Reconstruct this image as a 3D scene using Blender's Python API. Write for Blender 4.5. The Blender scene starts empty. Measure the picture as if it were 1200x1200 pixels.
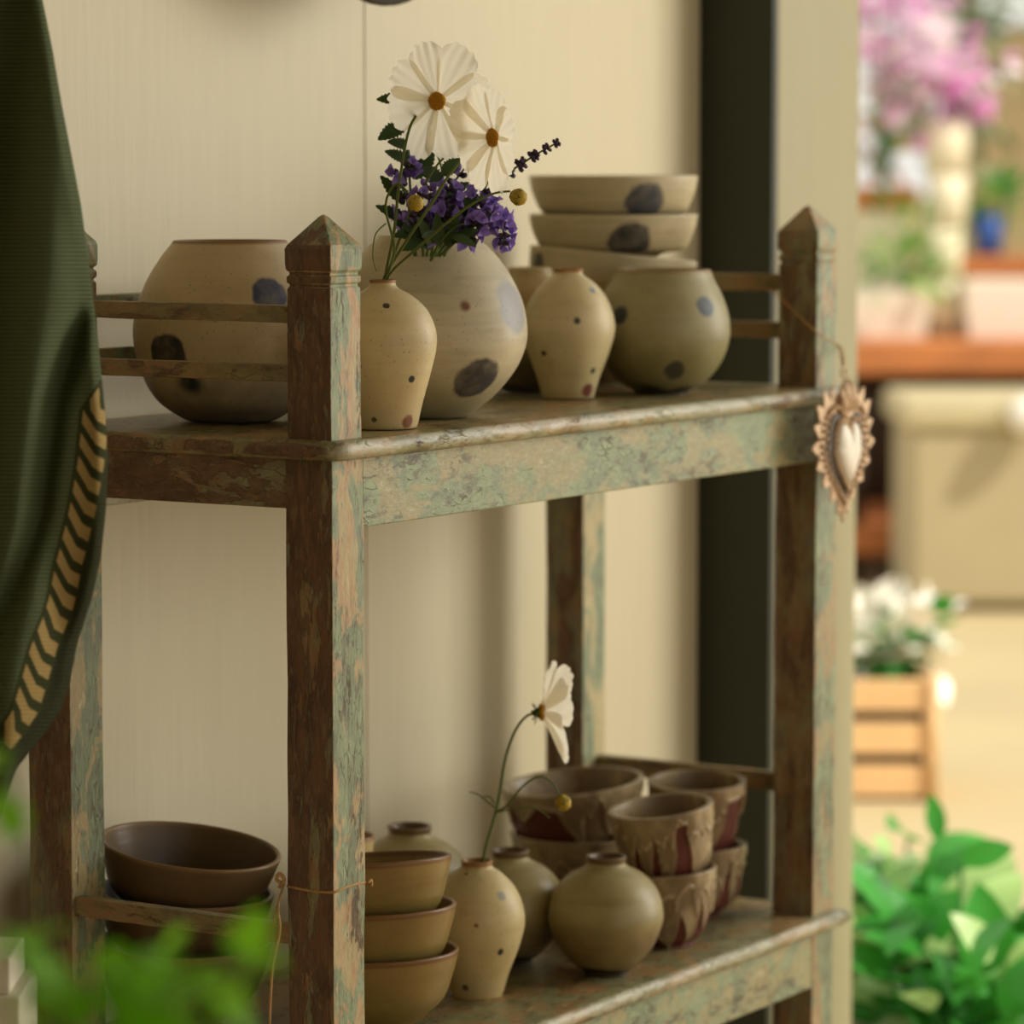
import bpy, math, random
from mathutils import Vector, Matrix, noise
C = bpy.context.scene.collection
scene = bpy.context.scene
rnd = random.Random(7)

# ------------------------------------------------------------------ camera
YAW, PITCH, FPX = 1.0156483, 0.0924725, 4360.6
ZT, ZL = 1.0, 0.413                      # heights of the two shelf tops above the floor
CAM = Vector((-2.697016, -1.859877, 1.240568))
FW = Vector((math.sin(YAW) * math.cos(PITCH), math.cos(YAW) * math.cos(PITCH), -math.sin(PITCH)))
RT = Vector((math.cos(YAW), -math.sin(YAW), 0))
UP = RT.cross(FW)
FH = Vector((math.sin(YAW), math.cos(YAW), 0))
cd = bpy.data.cameras.new('camera'); cam = bpy.data.objects.new('camera', cd); C.objects.link(cam)
cam.matrix_world = Matrix(((RT.x, UP.x, -FW.x, CAM.x), (RT.y, UP.y, -FW.y, CAM.y), (RT.z, UP.z, -FW.z, CAM.z), (0, 0, 0, 1)))
cd.sensor_width = 36; cd.lens = FPX * 36 / 1200; cd.clip_end = 200
cd.dof.use_dof = True; cd.dof.focus_distance = 3.36; cd.dof.aperture_fstop = 0.1308 / 0.030
scene.camera = cam

# ------------------------------------------------------------------ world, sun, daylight
w = bpy.data.worlds.new('sky'); scene.world = w; w.use_nodes = True
bg = w.node_tree.nodes['Background']; bg.inputs[0].default_value = (1.0, 0.97, 0.89, 1); bg.inputs[1].default_value = 0.95
sd = bpy.data.lights.new('sun', 'SUN'); sd.energy = 4.0; sd.angle = math.radians(3); sd.color = (1, 0.93, 0.78)
sun = bpy.data.objects.new('sun', sd); C.objects.link(sun)
sun.rotation_euler = Vector((0.04, -0.8, 0.85)).to_track_quat('Z', 'Y').to_euler()
ad = bpy.data.lights.new('daylight_opening', 'AREA'); ad.shape = 'RECTANGLE'; ad.size = 1.5; ad.size_y = 2.2
ad.energy = 66; ad.color = (1, 0.965, 0.875)
al = bpy.data.objects.new('daylight_opening', ad); C.objects.link(al)
al.location = (3.0, -2.05, 1.65)
al.rotation_euler = (al.location - Vector((0.7, 0.2, 0.8))).to_track_quat('Z', 'Y').to_euler()
scene.view_settings.view_transform = 'Standard'; scene.view_settings.look = 'None'
scene.view_settings.gamma = 1; scene.view_settings.use_curve_mapping = False
scene.view_settings.exposure = 0.0
scene.cycles.max_bounces = 7; scene.cycles.diffuse_bounces = 4; scene.cycles.caustics_reflective = False
scene.cycles.caustics_refractive = False; scene.cycles.sample_clamp_indirect = 6

# ------------------------------------------------------------------ helpers
def at(x, y, d):                          # a point D metres out, seen at picture point x, y
    return CAM + d * (FW + RT * ((x - 600) / FPX) - UP * ((y - 600) / FPX))
def on(x, y, axis, v):
    d = FW + RT * ((x - 600) / FPX) - UP * ((y - 600) / FPX)
    return CAM + d * ((v - CAM[axis]) / d[axis])
def lin(c):
    return tuple(((v / 255) / 12.92 if v / 255 <= 0.04045 else ((v / 255 + 0.055) / 1.055) ** 2.4) for v in c[:3]) + (1,)

class MB:
    def __init__(s): s.v = []; s.f = []; s.uv = {}
    def add(s, vs, fs):
        o = len(s.v); s.v += [tuple(v) for v in vs]; s.f += [tuple(i + o for i in f) for f in fs]; return o
    def box(s, a, b, M=None):
        vs = [Vector((x, y, z)) for x in (a[0], b[0]) for y in (a[1], b[1]) for z in (a[2], b[2])]
        if M: vs = [M @ v for v in vs]
        s.add(vs, [(0, 1, 3, 2), (4, 6, 7, 5), (0, 4, 5, 1), (2, 3, 7, 6), (0, 2, 6, 4), (1, 5, 7, 3)]); return s
    def loft(s, rings, closed=True, cap=True):
        n = len(rings[0]); o = len(s.v)
        for r in rings: s.v += [tuple(p) for p in r]
        for i in range(len(rings) - 1):
            for j in range(n if closed else n - 1):
                k = (j + 1) % n
                s.f.append((o + i * n + j, o + i * n + k, o + (i + 1) * n + k, o + (i + 1) * n + j))
        if cap and closed:
            s.f.append(tuple(o + j for j in range(n))[::-1]); s.f.append(tuple(o + (len(rings) - 1) * n + j for j in range(n)))
        return s
    def lathe(s, prof, n=72, M=None, fn=None, capb=True):
        rings = []
        for i, (r, z) in enumerate(prof):
            ring = []
            for j in range(n):
                a = 2 * math.pi * j / n; rr = r + (fn(a, z, i) if fn else 0)
                p = Vector((rr * math.cos(a), rr * math.sin(a), z)); ring.append(M @ p if M else p)
            rings.append(ring)
        return s.loft(rings)
    def tube(s, pts, r, n=8):
        pts = [Vector(p) for p in pts]; rings = []; up = Vector((0.13, 0.31, 0.94))
        for i, p in enumerate(pts):
            t = (pts[min(i + 1, len(pts) - 1)] - pts[max(i - 1, 0)]).normalized()
            a = t.cross(up)
            if a.length < 1e-3: a = t.cross(Vector((1, 0, 0)))
            a.normalize(); b = t.cross(a).normalized(); up = b.cross(t) if False else up
            rr = r[i] if isinstance(r, (list, tuple)) else r
            rings.append([p + rr * (a * math.cos(2 * math.pi * j / n) + b * math.sin(2 * math.pi * j / n)) for j in range(n)])
        return s.loft(rings)
    def build(s, name, mat, parent=None, loc=None, smooth=True, bevel=0, sub=0, rot=None):
        me = bpy.data.meshes.new(name); me.from_pydata(s.v, [], s.f); me.update()
        o = bpy.data.objects.new(name, me); C.objects.link(o)
        for m in (mat if isinstance(mat, (list, tuple)) else [mat]): me.materials.append(m)
        for p in me.polygons: p.use_smooth = smooth
        if parent: o.parent = parent
        if loc is not None: o.location = loc
        if rot is not None: o.rotation_euler = rot
        if bevel:
            b = o.modifiers.new('bevel', 'BEVEL'); b.width = bevel; b.segments = 2; b.limit_method = 'ANGLE'
            for p in me.polygons: p.use_smooth = False
        if sub:
            b = o.modifiers.new('sub', 'SUBSURF'); b.levels = sub; b.render_levels = sub
        return o
def smoothpath(pts, k=6):
    pts = [Vector(p) for p in pts]; out = []
    for i in range(len(pts) - 1):
        p0, p1, p2, p3 = pts[max(i - 1, 0)], pts[i], pts[i + 1], pts[min(i + 2, len(pts) - 1)]
        for j in range(k):
            t = j / k
            out.append(0.5 * ((2 * p1) + (p2 - p0) * t + (2 * p0 - 5 * p1 + 4 * p2 - p3) * t * t + (3 * p1 - p0 - 3 * p2 + p3) * t ** 3))
    out.append(pts[-1]); return out
def smoothprof(pts, k=5):
    return [(p.x, p.y) for p in smoothpath([Vector((r, z, 0)) for r, z in pts], k)]
def tag(o, label=None, cat=None, group=None, kind=None):
    if label: o['label'] = label
    if cat: o['category'] = cat
    if group: o['group'] = group
    if kind: o['kind'] = kind
    return o
def thing(name, label, cat, loc=(0, 0, 0), group=None, rz=0):
    o = bpy.data.objects.new(name, None); o.empty_display_size = 0.05; C.objects.link(o); o.location = loc; o.rotation_euler = (0, 0, rz)
    return tag(o, label, cat, group)
def frame(z, t):                          # matrix with local Z along z
    return Vector(z).to_track_quat('Z', 'Y').to_matrix().to_4x4() if t is None else Matrix.Translation(t) @ Vector(z).to_track_quat('Z', 'Y').to_matrix().to_4x4()

# ------------------------------------------------------------------ materials
class NT:
    def __init__(s, name):
        s.m = bpy.data.materials.new(name); s.m.use_nodes = True; s.t = s.m.node_tree; s.n = s.t.nodes
        s.b = s.n['Principled BSDF']
    def new(s, ty, **kw):
        x = s.n.new(ty)
        for k, v in kw.items(): setattr(x, k, v)
        return x
    def put(s, sock, v):
        if hasattr(v, 'is_output'): s.t.links.new(v, sock)
        else: sock.default_value = v
    def math(s, op, a, b=None, c=None, clamp=False):
        x = s.new('ShaderNodeMath', operation=op, use_clamp=clamp); s.put(x.inputs[0], a)
        if b is not None: s.put(x.inputs[1], b)
        if c is not None: s.put(x.inputs[2], c)
        return x.outputs[0]
    def coord(s, kind='Object', scale=(1, 1, 1), off=(0, 0, 0)):
        c = s.new('ShaderNodeTexCoord'); m = s.new('ShaderNodeMapping')
        s.t.links.new(c.outputs[kind], m.inputs[0]); m.inputs['Scale'].default_value = scale; m.inputs['Location'].default_value = off
        return m.outputs[0]
    def noise(s, vec, scale, detail=4, rough=0.55, dist=0.0):
        x = s.new('ShaderNodeTexNoise'); s.put(x.inputs['Vector'], vec); x.inputs['Scale'].default_value = scale
        x.inputs['Detail'].default_value = detail; x.inputs['Roughness'].default_value = rough; x.inputs['Distortion'].default_value = dist
        return x.outputs['Fac']
    def step(s, v, a, b, lo=0.0, hi=1.0):
        x = s.new('ShaderNodeMapRange', interpolation_type='SMOOTHSTEP'); s.put(x.inputs[0], v)
        x.inputs[1].default_value = a; x.inputs[2].default_value = b; x.inputs[3].default_value = lo; x.inputs[4].default_value = hi
        return x.outputs[0]
    def mix(s, f, a, b):
        x = s.new('ShaderNodeMix', data_type='RGBA'); s.put(x.inputs[0], f); s.put(x.inputs[6], a); s.put(x.inputs[7], b)
        return x.outputs[2]
    def bump(s, h, strength=0.3, dist=0.002):
        x = s.new('ShaderNodeBump'); s.put(x.inputs['Height'], h); x.inputs['Strength'].default_value = strength; x.inputs['Distance'].default_value = dist
        s.t.links.new(x.outputs[0], s.b.inputs['Normal'])
    def done(s, col, rough=0.6, spec=0.4):
        s.put(s.b.inputs['Base Color'], col); s.put(s.b.inputs['Roughness'], rough); s.b.inputs['Specular IOR Level'].default_value = spec
        return s.m

def plain(name, c, rough=0.6, var=0.15, scale=20, spec=0.4, trans=0):
    t = NT(name); n = t.noise(t.coord(), scale, 3)
    d = lin([v * (1 - var) for v in c]); l = lin([min(255, v * (1 + var * 0.6)) for v in c])
    t.done(t.mix(n, d, l), rough, spec)
    if trans:
        tr = t.new('ShaderNodeBsdfTranslucent'); t.put(tr.inputs[0], t.mix(n, l, l)); mx = t.new('ShaderNodeMixShader')
        mx.inputs[0].default_value = trans; o = t.n['Material Output']
        t.t.links.new(t.b.outputs[0], mx.inputs[1]); t.t.links.new(tr.outputs[0], mx.inputs[2]); t.t.links.new(mx.outputs[0], o.inputs[0])
    return t.m

def paint(name, stretch, seed, mint=(140, 152, 118), tan=(178, 152, 108), cream=(172, 164, 122), bare=(78, 50, 32), amount=0.0, end=0.16, browning=0.75, rough=0.5, lip=False):
    """old chipped paint in layers over brown wood, worn further on the end (-X) faces"""
    t = NT(name); off = (seed * 1.7, seed * 0.9, seed * 2.3)
    v = t.coord('Object', stretch, off); vf = t.coord('Object', tuple(0.45 * k + 0.55 for k in stretch), off)
    big = t.noise(v, 8, 6, 0.62, 0.5); mid = t.noise(v, 26, 7, 0.68, 0.4); fine = t.noise(v, 110, 6, 0.75); patch = t.noise(vf, 13, 9, 0.66, 0.7); soft = t.noise(vf, 34, 6, 0.7, 0.3)
    layer1 = t.mix(t.step(mid, 0.36, 0.62), lin(tan), lin(cream))
    mintc = t.mix(t.step(soft, 0.35, 0.65), lin([c * 0.86 for c in mint]), lin([c * 1.10 for c in mint]))
    layer2 = t.mix(t.step(t.math('ADD', t.math('MULTIPLY', patch, 0.78), t.math('MULTIPLY', soft, 0.22)), 0.485, 0.515), layer1, mintc)
    nrm = t.new('ShaderNodeTexCoord'); sep = t.new('ShaderNodeSeparateXYZ'); t.t.links.new(nrm.outputs['Normal'], sep.inputs[0])
    endm = t.step(t.math('MULTIPLY', sep.outputs[0], -1), 0.6, 0.9)
    chips = t.math('ADD', t.math('ADD', t.math('MULTIPLY', big, 0.5), t.math('MULTIPLY', mid, 0.5)), t.math('MULTIPLY', endm, end))
    worn = t.step(t.math('ADD', chips, t.math('MULTIPLY', t.math('SUBTRACT', fine, 0.5), 0.10)), 0.58 - amount, 0.605 - amount)
    barec = t.mix(t.step(mid, 0.38, 0.62), lin([c * 0.95 for c in bare]), lin([bare[0] * 1.5, bare[1] * 1.62, bare[2] * 1.6]))
    col = t.mix(worn, layer2, barec)
    veil = t.mix(t.step(t.math('ADD', t.math('MULTIPLY', mid, 0.5), t.math('MULTIPLY', soft, 0.5)), 0.42, 0.58), lin((124, 82, 56)), lin((150, 132, 94)))
    col = t.mix(t.math('MULTIPLY', t.math('MULTIPLY', endm, browning), t.step(patch, 0.62, 0.40, 0.55, 1.0)), col, t.mix(t.step(chips, 0.52, 0.66), veil, barec))
    f2 = t.noise(t.coord('Object', stretch, (seed * 3.1, seed, seed * 0.3)), 62, 6, 0.72, 0.6)
    gate = t.step(t.math('ADD', t.math('MULTIPLY', patch, 0.5), t.math('MULTIPLY', big, 0.5)), 0.44, 0.56)
    fleck = t.math('MULTIPLY', t.step(f2, 0.535, 0.56), gate)
    fleckc = t.mix(endm, lin((86, 66, 42)), lin((142, 116, 82)))
    col = t.mix(t.math('MULTIPLY', fleck, t.math('SUBTRACT', 0.8, t.math('MULTIPLY', endm, 0.2))), col, fleckc)
    pale = t.math('MULTIPLY', t.step(f2, 0.43, 0.40), t.step(patch, 0.5, 0.4)); col = t.mix(t.math('MULTIPLY', pale, t.math('SUBTRACT', 0.6, t.math('MULTIPLY', endm, 0.45))), col, lin((206, 194, 154)))
    if lip:  # highlight along the front lip, painted in as a paler colour
        lip_glint = t.math('MULTIPLY', t.step(t.math('MULTIPLY', sep.outputs[1], -1), 0.25, 0.6), t.step(mid, 0.56, 0.50))
        col = t.mix(t.math('MULTIPLY', lip_glint, 0.6), col, lin((196, 192, 164)))
    streak = t.step(t.math('ADD', t.math('MULTIPLY', fine, 0.6), t.math('MULTIPLY', big, 0.6)), 0.64, 0.74)
    col = t.mix(t.math('MULTIPLY', streak, 0.78), col, lin((88, 76, 46)))
    hs = t.new('ShaderNodeHueSaturation'); t.put(hs.inputs['Color'], col); t.put(hs.inputs['Value'], t.step(fine, 0.25, 0.75, 0.78, 1.14))
    crack = t.new('ShaderNodeTexVoronoi'); crack.feature = 'DISTANCE_TO_EDGE'; crack.inputs['Scale'].default_value = 60; t.t.links.new(v, crack.inputs['Vector'])
    cr = t.math('MULTIPLY', t.step(crack.outputs['Distance'], 0.06, 0.0), t.step(t.math('MULTIPLY', soft, patch), 0.29, 0.36))
    col2 = t.mix(t.math('MULTIPLY', cr, 0.6), hs.outputs[0], lin((96, 70, 44)))
    t.bump(t.math('ADD', t.math('MULTIPLY', t.math('ADD', worn, cr), -0.8), t.math('ADD', t.math('MULTIPLY', fine, 0.6), t.math('MULTIPLY', soft, 0.5))), 0.8, 0.0014)
    return t.done(col2, t.math('ADD', t.math('MULTIPLY', soft, 0.3), rough - 0.15), 0.5)

def glaze(name, top, low, zmid, zsoft, rim=None, rimz=None, dots=(), speck=0.4, rough=0.42, foot=None, footz=0.0, rings=0.3, seed=0):
    """glazed stoneware: two tones over the height, throwing rings, iron specks, painted dots (local point, radius, colour, softness)"""
    t = NT(name); v = t.coord('Object', (1, 1, 1), (seed, seed * 0.7, 0)); obj = t.new('ShaderNodeTexCoord').outputs['Object']
    sep = t.new('ShaderNodeSeparateXYZ'); t.t.links.new(obj, sep.inputs[0]); z = sep.outputs[2]
    n1 = t.noise(v, 22, 4); n2 = t.noise(v, 140, 3, 0.7); ringv = t.noise(t.coord('Object', (4, 4, 46), (0, 0, seed)), 2.6, 5)
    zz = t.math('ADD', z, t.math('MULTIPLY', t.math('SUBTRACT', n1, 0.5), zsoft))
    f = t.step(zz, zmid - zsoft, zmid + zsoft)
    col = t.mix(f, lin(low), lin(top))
    col = t.mix(t.math('MULTIPLY', t.step(ringv, 0.38, 0.72), rings), col, lin([c * 0.84 for c in top]))
    col = t.mix(t.step(n1, 0.35, 0.75, 0, 0.35), col, lin([min(255, c * 1.12) for c in top])); col = t.mix(t.step(t.noise(v, 38, 6, 0.7, 0.8), 0.52, 0.72, 0, 0.3), col, lin([top[0] * 0.84, top[1] * 0.76, top[2] * 0.62]))
    if rim is not None: col = t.mix(t.step(z, rimz - 0.003, rimz), col, lin(rim))
    if foot is not None: col = t.mix(t.step(zz, footz + 0.002, footz - 0.002), col, lin(foot))
    for (p, r, c, soft) in dots:
        d = t.new('ShaderNodeVectorMath', operation='DISTANCE'); t.t.links.new(obj, d.inputs[0]); d.inputs[1].default_value = p
        dd = t.math('ADD', d.outputs['Value'], t.math('MULTIPLY', t.math('SUBTRACT', t.noise(v, 60 if r > 0.01 else 300, 3), 0.5), r * 0.5))
        a = t.math('MULTIPLY', t.step(dd, r * (1 + soft), r * (1 - soft)), t.step(t.noise(v, 50, 4), 0.2, 0.65, 0.72, 1.0))
        col = t.mix(a, col, lin(c))
    if speck:
        sp = t.new('ShaderNodeTexVoronoi'); sp.inputs['Scale'].default_value = 170; t.t.links.new(v, sp.inputs['Vector'])
        s2 = t.math('MULTIPLY', t.step(sp.outputs['Distance'], 0.2, 0.08), t.step(t.noise(v, 70, 3), 0.40, 0.55))
        col = t.mix(t.math('MULTIPLY', s2, speck), col, lin((84, 52, 26)))
    t.bump(t.math('ADD', t.math('MULTIPLY', ringv, 0.7), t.math('MULTIPLY', n2, 0.12)), 0.35, 0.0015)
    return t.done(col, rough, 0.35)

# ------------------------------------------------------------------ the setting
def struct(o): return tag(o, kind='structure')
def wallmat(name, c, c2, grain=1.0):
    t = NT(name); v = t.coord('Object', (14, 14, 1.2)); n = t.noise(v, 5, 6, 0.6); b = t.noise(t.coord(), 2.5, 3)
    col = t.mix(b, lin(c), lin(c2)); col = t.mix(t.step(n, 0.3, 0.75, 0, 0.12), col, lin([x * 0.86 for x in c]))
    t.bump(n, 0.5 * grain, 0.002); return t.done(col, 0.5, 0.35)
M_wall = wallmat('cream_painted_board', (212, 200, 166), (216, 206, 176))
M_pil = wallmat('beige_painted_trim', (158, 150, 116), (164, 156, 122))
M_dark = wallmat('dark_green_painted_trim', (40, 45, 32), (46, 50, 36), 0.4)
M_gap = plain('groove_green', (98, 104, 62), 0.8)
M_floor = wallmat('concrete_floor', (170, 140, 90), (182, 152, 102), 0.3)
YW = 0.3968
struct(MB().box((-4.5, YW, 0), (0.6395, YW + 0.03, 2.8)).box((0.6422, YW, 0), (1.40, YW + 0.03, 2.8)).box((-4.5, YW + 0.012, 0), (1.40, YW + 0.10, 2.8)).build('wall_back', [M_wall], smooth=False))
g = struct(MB().box((0.6395, YW + 0.004, 0), (0.6422, YW + 0.0125, 2.8)).build('trim_3', M_gap, smooth=False))
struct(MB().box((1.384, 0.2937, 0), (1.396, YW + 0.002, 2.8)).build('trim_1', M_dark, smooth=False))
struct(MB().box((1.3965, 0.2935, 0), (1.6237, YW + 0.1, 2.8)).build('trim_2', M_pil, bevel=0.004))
struct(MB().box((-4.6, -4.6, 0), (-4.5, YW + 0.1, 2.8)).build('wall_left_unseen', wallmat('dim_wall', (160, 138, 92), (168, 146, 98)), smooth=False))  # unseen wall, added to keep the shelf's end faces dark
struct(MB().box((-4.6, -4.7, -0.1), (1.7, YW + 0.1, 0)).build('floor', M_floor, smooth=False))
struct(MB().box((-4.6, -4.7, 2.8), (1.75, YW + 0.1, 2.9)).build('ceiling_unseen', wallmat('ceiling_paint', (120, 106, 76), (130, 116, 84)), smooth=False))  # unseen ceiling, added to darken the end faces and block the sun

# ------------------------------------------------------------------ the display shelf
L, W, P = 0.9845, 0.3468, 0.05
ROOT = thing('display_shelf', 'tall antique wooden shelf unit with chipped mint and brown paint against the cream wall', 'shelf unit', (0, 0, ZT))
zl = ZL - ZT
m_postF = [paint('post_paint_front_left', (3.2, 3.2, 0.7), 2.37, tan=(190, 148, 104), cream=(186, 168, 122), end=0.13, amount=0.0),
           paint('post_paint_rear_left', (3.2, 3.2, 0.7), 3.1, tan=(164, 138, 92), cream=(148, 136, 88), mint=(112, 122, 86), end=0.10),
           paint('post_paint_front_right', (3.2, 3.2, 0.7), 7.7, tan=(172, 138, 98), cream=(166, 154, 112), end=0.05, amount=-0.01, browning=0.8),
           paint('post_paint_rear_right', (3.2, 3.2, 0.7), 5.1, tan=(188, 166, 118), cream=(190, 178, 132), end=0.12, amount=-0.04)]
m_apF = paint('front_apron_paint', (0.8, 2, 2.0), 5.2, mint=(144, 156, 120), tan=(172, 158, 112), cream=(160, 158, 116), amount=-0.05, end=0.1)
m_apL = paint('end_apron_paint', (2, 0.8, 2.2), 8.1, amount=0.03, end=0.10)
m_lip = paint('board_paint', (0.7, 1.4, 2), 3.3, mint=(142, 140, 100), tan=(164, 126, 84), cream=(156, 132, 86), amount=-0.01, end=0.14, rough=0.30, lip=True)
m_rail = paint('rail_paint', (2, 0.7, 2), 6.4, tan=(158, 124, 80), cream=(146, 126, 82), mint=(126, 118, 78), amount=0.0, end=0.03, browning=0.35)

def sq(cx, cy, h, z): return [(cx - h, cy - h, z), (cx + h, cy - h, z), (cx + h, cy + h, z), (cx - h, cy + h, z)]
def post(cx, cy, m, seed):
    r = random.Random(seed); prof = []
    z = -ZT
    while z < -0.02: prof.append((0.025 + r.uniform(-0.0004, 0.0004), z)); z += 0.06
    prof += [(0.025, -0.001), (0.0238, 0.0005), (0.0235, 0.04), (0.0237, 0.08), (0.0235, 0.1335), (0.0219, 0.1355), (0.0219, 0.1372), (0.0238, 0.1385), (0.0238, 0.1440), (0.0219, 0.1455),
             (0.0219, 0.1475), (0.0243, 0.1497), (0.0248, 0.155), (0.0248, 0.1685), (0.0235, 0.1720), (0.0035, 0.1965), (0.001, 0.1985)]
    rings = []
    for h, z in prof: rings.append([(x + r.uniform(-0.0003, 0.0003), y + r.uniform(-0.0003, 0.0003), zz) for x, y, zz in sq(cx, cy, h, z)])
    MB().loft(rings).build('post', m, ROOT, bevel=0.0013)
post(P / 2, P / 2, m_postF[0], 1); post(P / 2, W - P / 2, m_postF[1], 2); post(L - P / 2, P / 2, m_postF[2], 3); post(L - P / 2, W - P / 2, m_postF[3], 4)

def board(z, x1):
    """planed top with a rounded lip on the front and ends"""
    th = 0.0178; n = 8; mb = MB(); x0 = -0.0125; y0 = -0.015; y1 = W + 0.001; rr = random.Random(int(-z * 100) + 3)
    prof = [(0.0, 0.0)] + [(-math.sin(math.pi * k / n) * 0.0085 - 0.0, -th / 2 + math.cos(math.pi * k / n) * th / 2) for k in range(n + 1)] + [(0.0, -th)]
    rings = []
    for (o, dz) in prof:
        e = 0.0085 + o
        ring = []; N = 40
        for k in range(N + 1): ring.append((x0 + e + (x1 - x0 - 2 * e) * k / N, y0 + e + 0.0009 * noise.noise((k * 0.7, z * 9, 1.0)), z + dz + 0.0006 * noise.noise((k * 0.9, z, 4))))
        for k in range(1, 13): ring.append((x1 - e, y0 + e + (y1 - y0 - e) * k / 12, z + dz))
        for k in range(1, N + 1): ring.append((x1 - e - (x1 - x0 - 2 * e) * k / N, y1, z + dz))
        for k in range(1, 12): ring.append((x0 + e + 0.0008 * noise.noise((k * 0.8, z * 7, 2)), y1 - (y1 - y0 - e) * k / 12, z + dz))
        rings.append(ring)
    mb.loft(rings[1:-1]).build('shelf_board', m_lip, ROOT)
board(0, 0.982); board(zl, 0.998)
for z in (0, zl):
    MB().box((P, 0.0008, z - 0.0808), (L - P, 0.020, z - 0.0165)).build('front_apron', m_apF, ROOT, bevel=0.0014)
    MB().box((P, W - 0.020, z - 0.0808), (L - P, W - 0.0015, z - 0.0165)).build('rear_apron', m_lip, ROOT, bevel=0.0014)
    MB().box((0.0025, P, z - 0.0625), (0.020, W - P, z - 0.0165)).build('end_apron', m_apL, ROOT, bevel=0.0014)
    MB().box((L - 0.020, P, z - 0.0625), (L - 0.0015, W - P, z - 0.0165)).build('end_apron', m_apL, ROOT, bevel=0.0014)
def rail(a, b, za, zb, thick, axis, name='rail', m=None):
    mb = MB(); rings = []; N = 14; r = random.Random(int(a[0] * 1000 + za * 991))
    for k in range(N + 1):
        t = k / N; x = a[0] + (b[0] - a[0]) * t; y = a[1] + (b[1] - a[1]) * t; j = r.uniform(-0.0005, 0.0005); j2 = r.uniform(-0.0005, 0.0005)
        if axis == 'y': rings.append([(x, y, zb + j), (x + thick, y, zb + j2), (x + thick, y, za), (x, y, za + j)])
        else: rings.append([(x, y, zb + j), (x, y + thick, zb), (x, y + thick, za), (x, y, za + j)])
    mb.loft(rings).build(name, m or m_rail, ROOT, bevel=0.001)
for za, zb in ((0.1183, 0.1027), (0.0654, 0.0503), (-0.4395, -0.4575)):
    rail((0.004, P - 0.002), (0.004, W - P + 0.002), za, zb, 0.014, 'y'); rail((L - 0.020, P - 0.002), (L - 0.020, W - P + 0.002), za + 0.004, zb + 0.001, 0.014, 'y')
rail((P - 0.002, W - 0.018), (L - P + 0.002, W - 0.018), 0.1200, 0.1045, 0.012, 'x', 'rear_rail', m_apF); rail((P - 0.002, W - 0.018), (L - P + 0.002, W - 0.018), 0.0690, 0.0505, 0.012, 'x', 'rear_rail', m_apF)

# ------------------------------------------------------------------ pottery
def local(prof, s, yb):                    # (radius px, y px) -> (r, z) in metres
    return [(r / s, (yb - y) / s) for r, y in prof]
def shell(outer, th, floor=0.006, inner_depth=None):
    """outer profile from foot to rim; returns foot -> rim -> inside bottom"""
    o = smoothprof(outer, 4); rt, zt = o[-1]
    rim = [(rt - th * 0.15, zt + th * 0.28), (rt - th * 0.5, zt + th * 0.38), (rt - th * 0.85, zt + th * 0.25)]
    inn = [(max(r - th, 0.001), z) for r, z in reversed(o) if z > floor]
    return [(0.001, outer[0][1] + 0.0015), (o[0][0] * 0.8, outer[0][1] + 0.0015)] + o + rim + inn + [(0.001, floor)]
def surf(dx, y, yb, s, prof, rot=None):    # point on the pot's camera side, local to its foot
    z = (yb - y) / s; lat = dx / s
    pr = sorted(local(prof, s, yb), key=lambda a: a[1]); r = pr[0][0]
    for (r0, z0), (r1, z1) in zip(pr, pr[1:]):
        if z0 <= z <= z1: r = r0 + (r1 - r0) * (z - z0) / max(z1 - z0, 1e-6)
    fwd = math.sqrt(max(r * r - lat * lat, 0))
    p = RT * lat - FH * fwd; return (p.x, p.y, z)
def wob(seed, a):
    return lambda ang, z, i: a * noise.noise((math.cos(ang) * 1.3 + seed, math.sin(ang) * 1.3, z * 14))
def pot(name, label, cat, xy, zb, s, yb, prof, mat, group=None, th=0.0045, w=0.0012, tilt=None, dz=0, sc=1.0):
    pr = shell(local(prof, s, yb), th)
    if sc != 1.0: pr = [(r * sc, z * sc) for r, z in pr]
    o = MB().lathe(pr, 80, fn=wob(xy[0] * 37 + xy[1] * 11, w)).build(name, mat, loc=(xy[0], xy[1], zb + dz))
    if tilt:
        n = Vector((0, 0, 1)) + FH * tilt[0] + RT * tilt[1]; o.rotation_euler = n.to_track_quat('Z', 'Y').to_euler()
        o.rotation_euler = Vector((0, 0, 1)).rotation_difference(n.normalized()).to_euler()
    return tag(o, label, cat, group)
INK = (50, 54, 58); INK2 = (74, 78, 86); SPOT = (38, 36, 34); RUST = (120, 56, 30)
gS = 'speckled cream and grey pots on the top shelf'

# big wide pot behind the left end rails
pA = [(46, 490), (58, 486), (86, 466), (104, 436), (113, 400), (112, 368), (100, 330), (82, 300), (70, 285), (67, 281)]
sA = 1235; dA = [(surf(52, 341, 491, sA, pA), 0.0175, (66, 74, 96), 0.12), (surf(-66, 409, 491, sA, pA), 0.021, (30, 30, 32), 0.12), (surf(-40, 440, 491, sA, pA), 0.012, (50, 50, 46), 0.6)]
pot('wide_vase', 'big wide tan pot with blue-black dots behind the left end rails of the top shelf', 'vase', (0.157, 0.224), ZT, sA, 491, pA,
    glaze('glaze_wide', (194, 174, 134), (126, 118, 94), 0.035, 0.03, dots=dA, speck=0.5, seed=1.1, rim=(140, 104, 66), rimz=0.1705))
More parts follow.
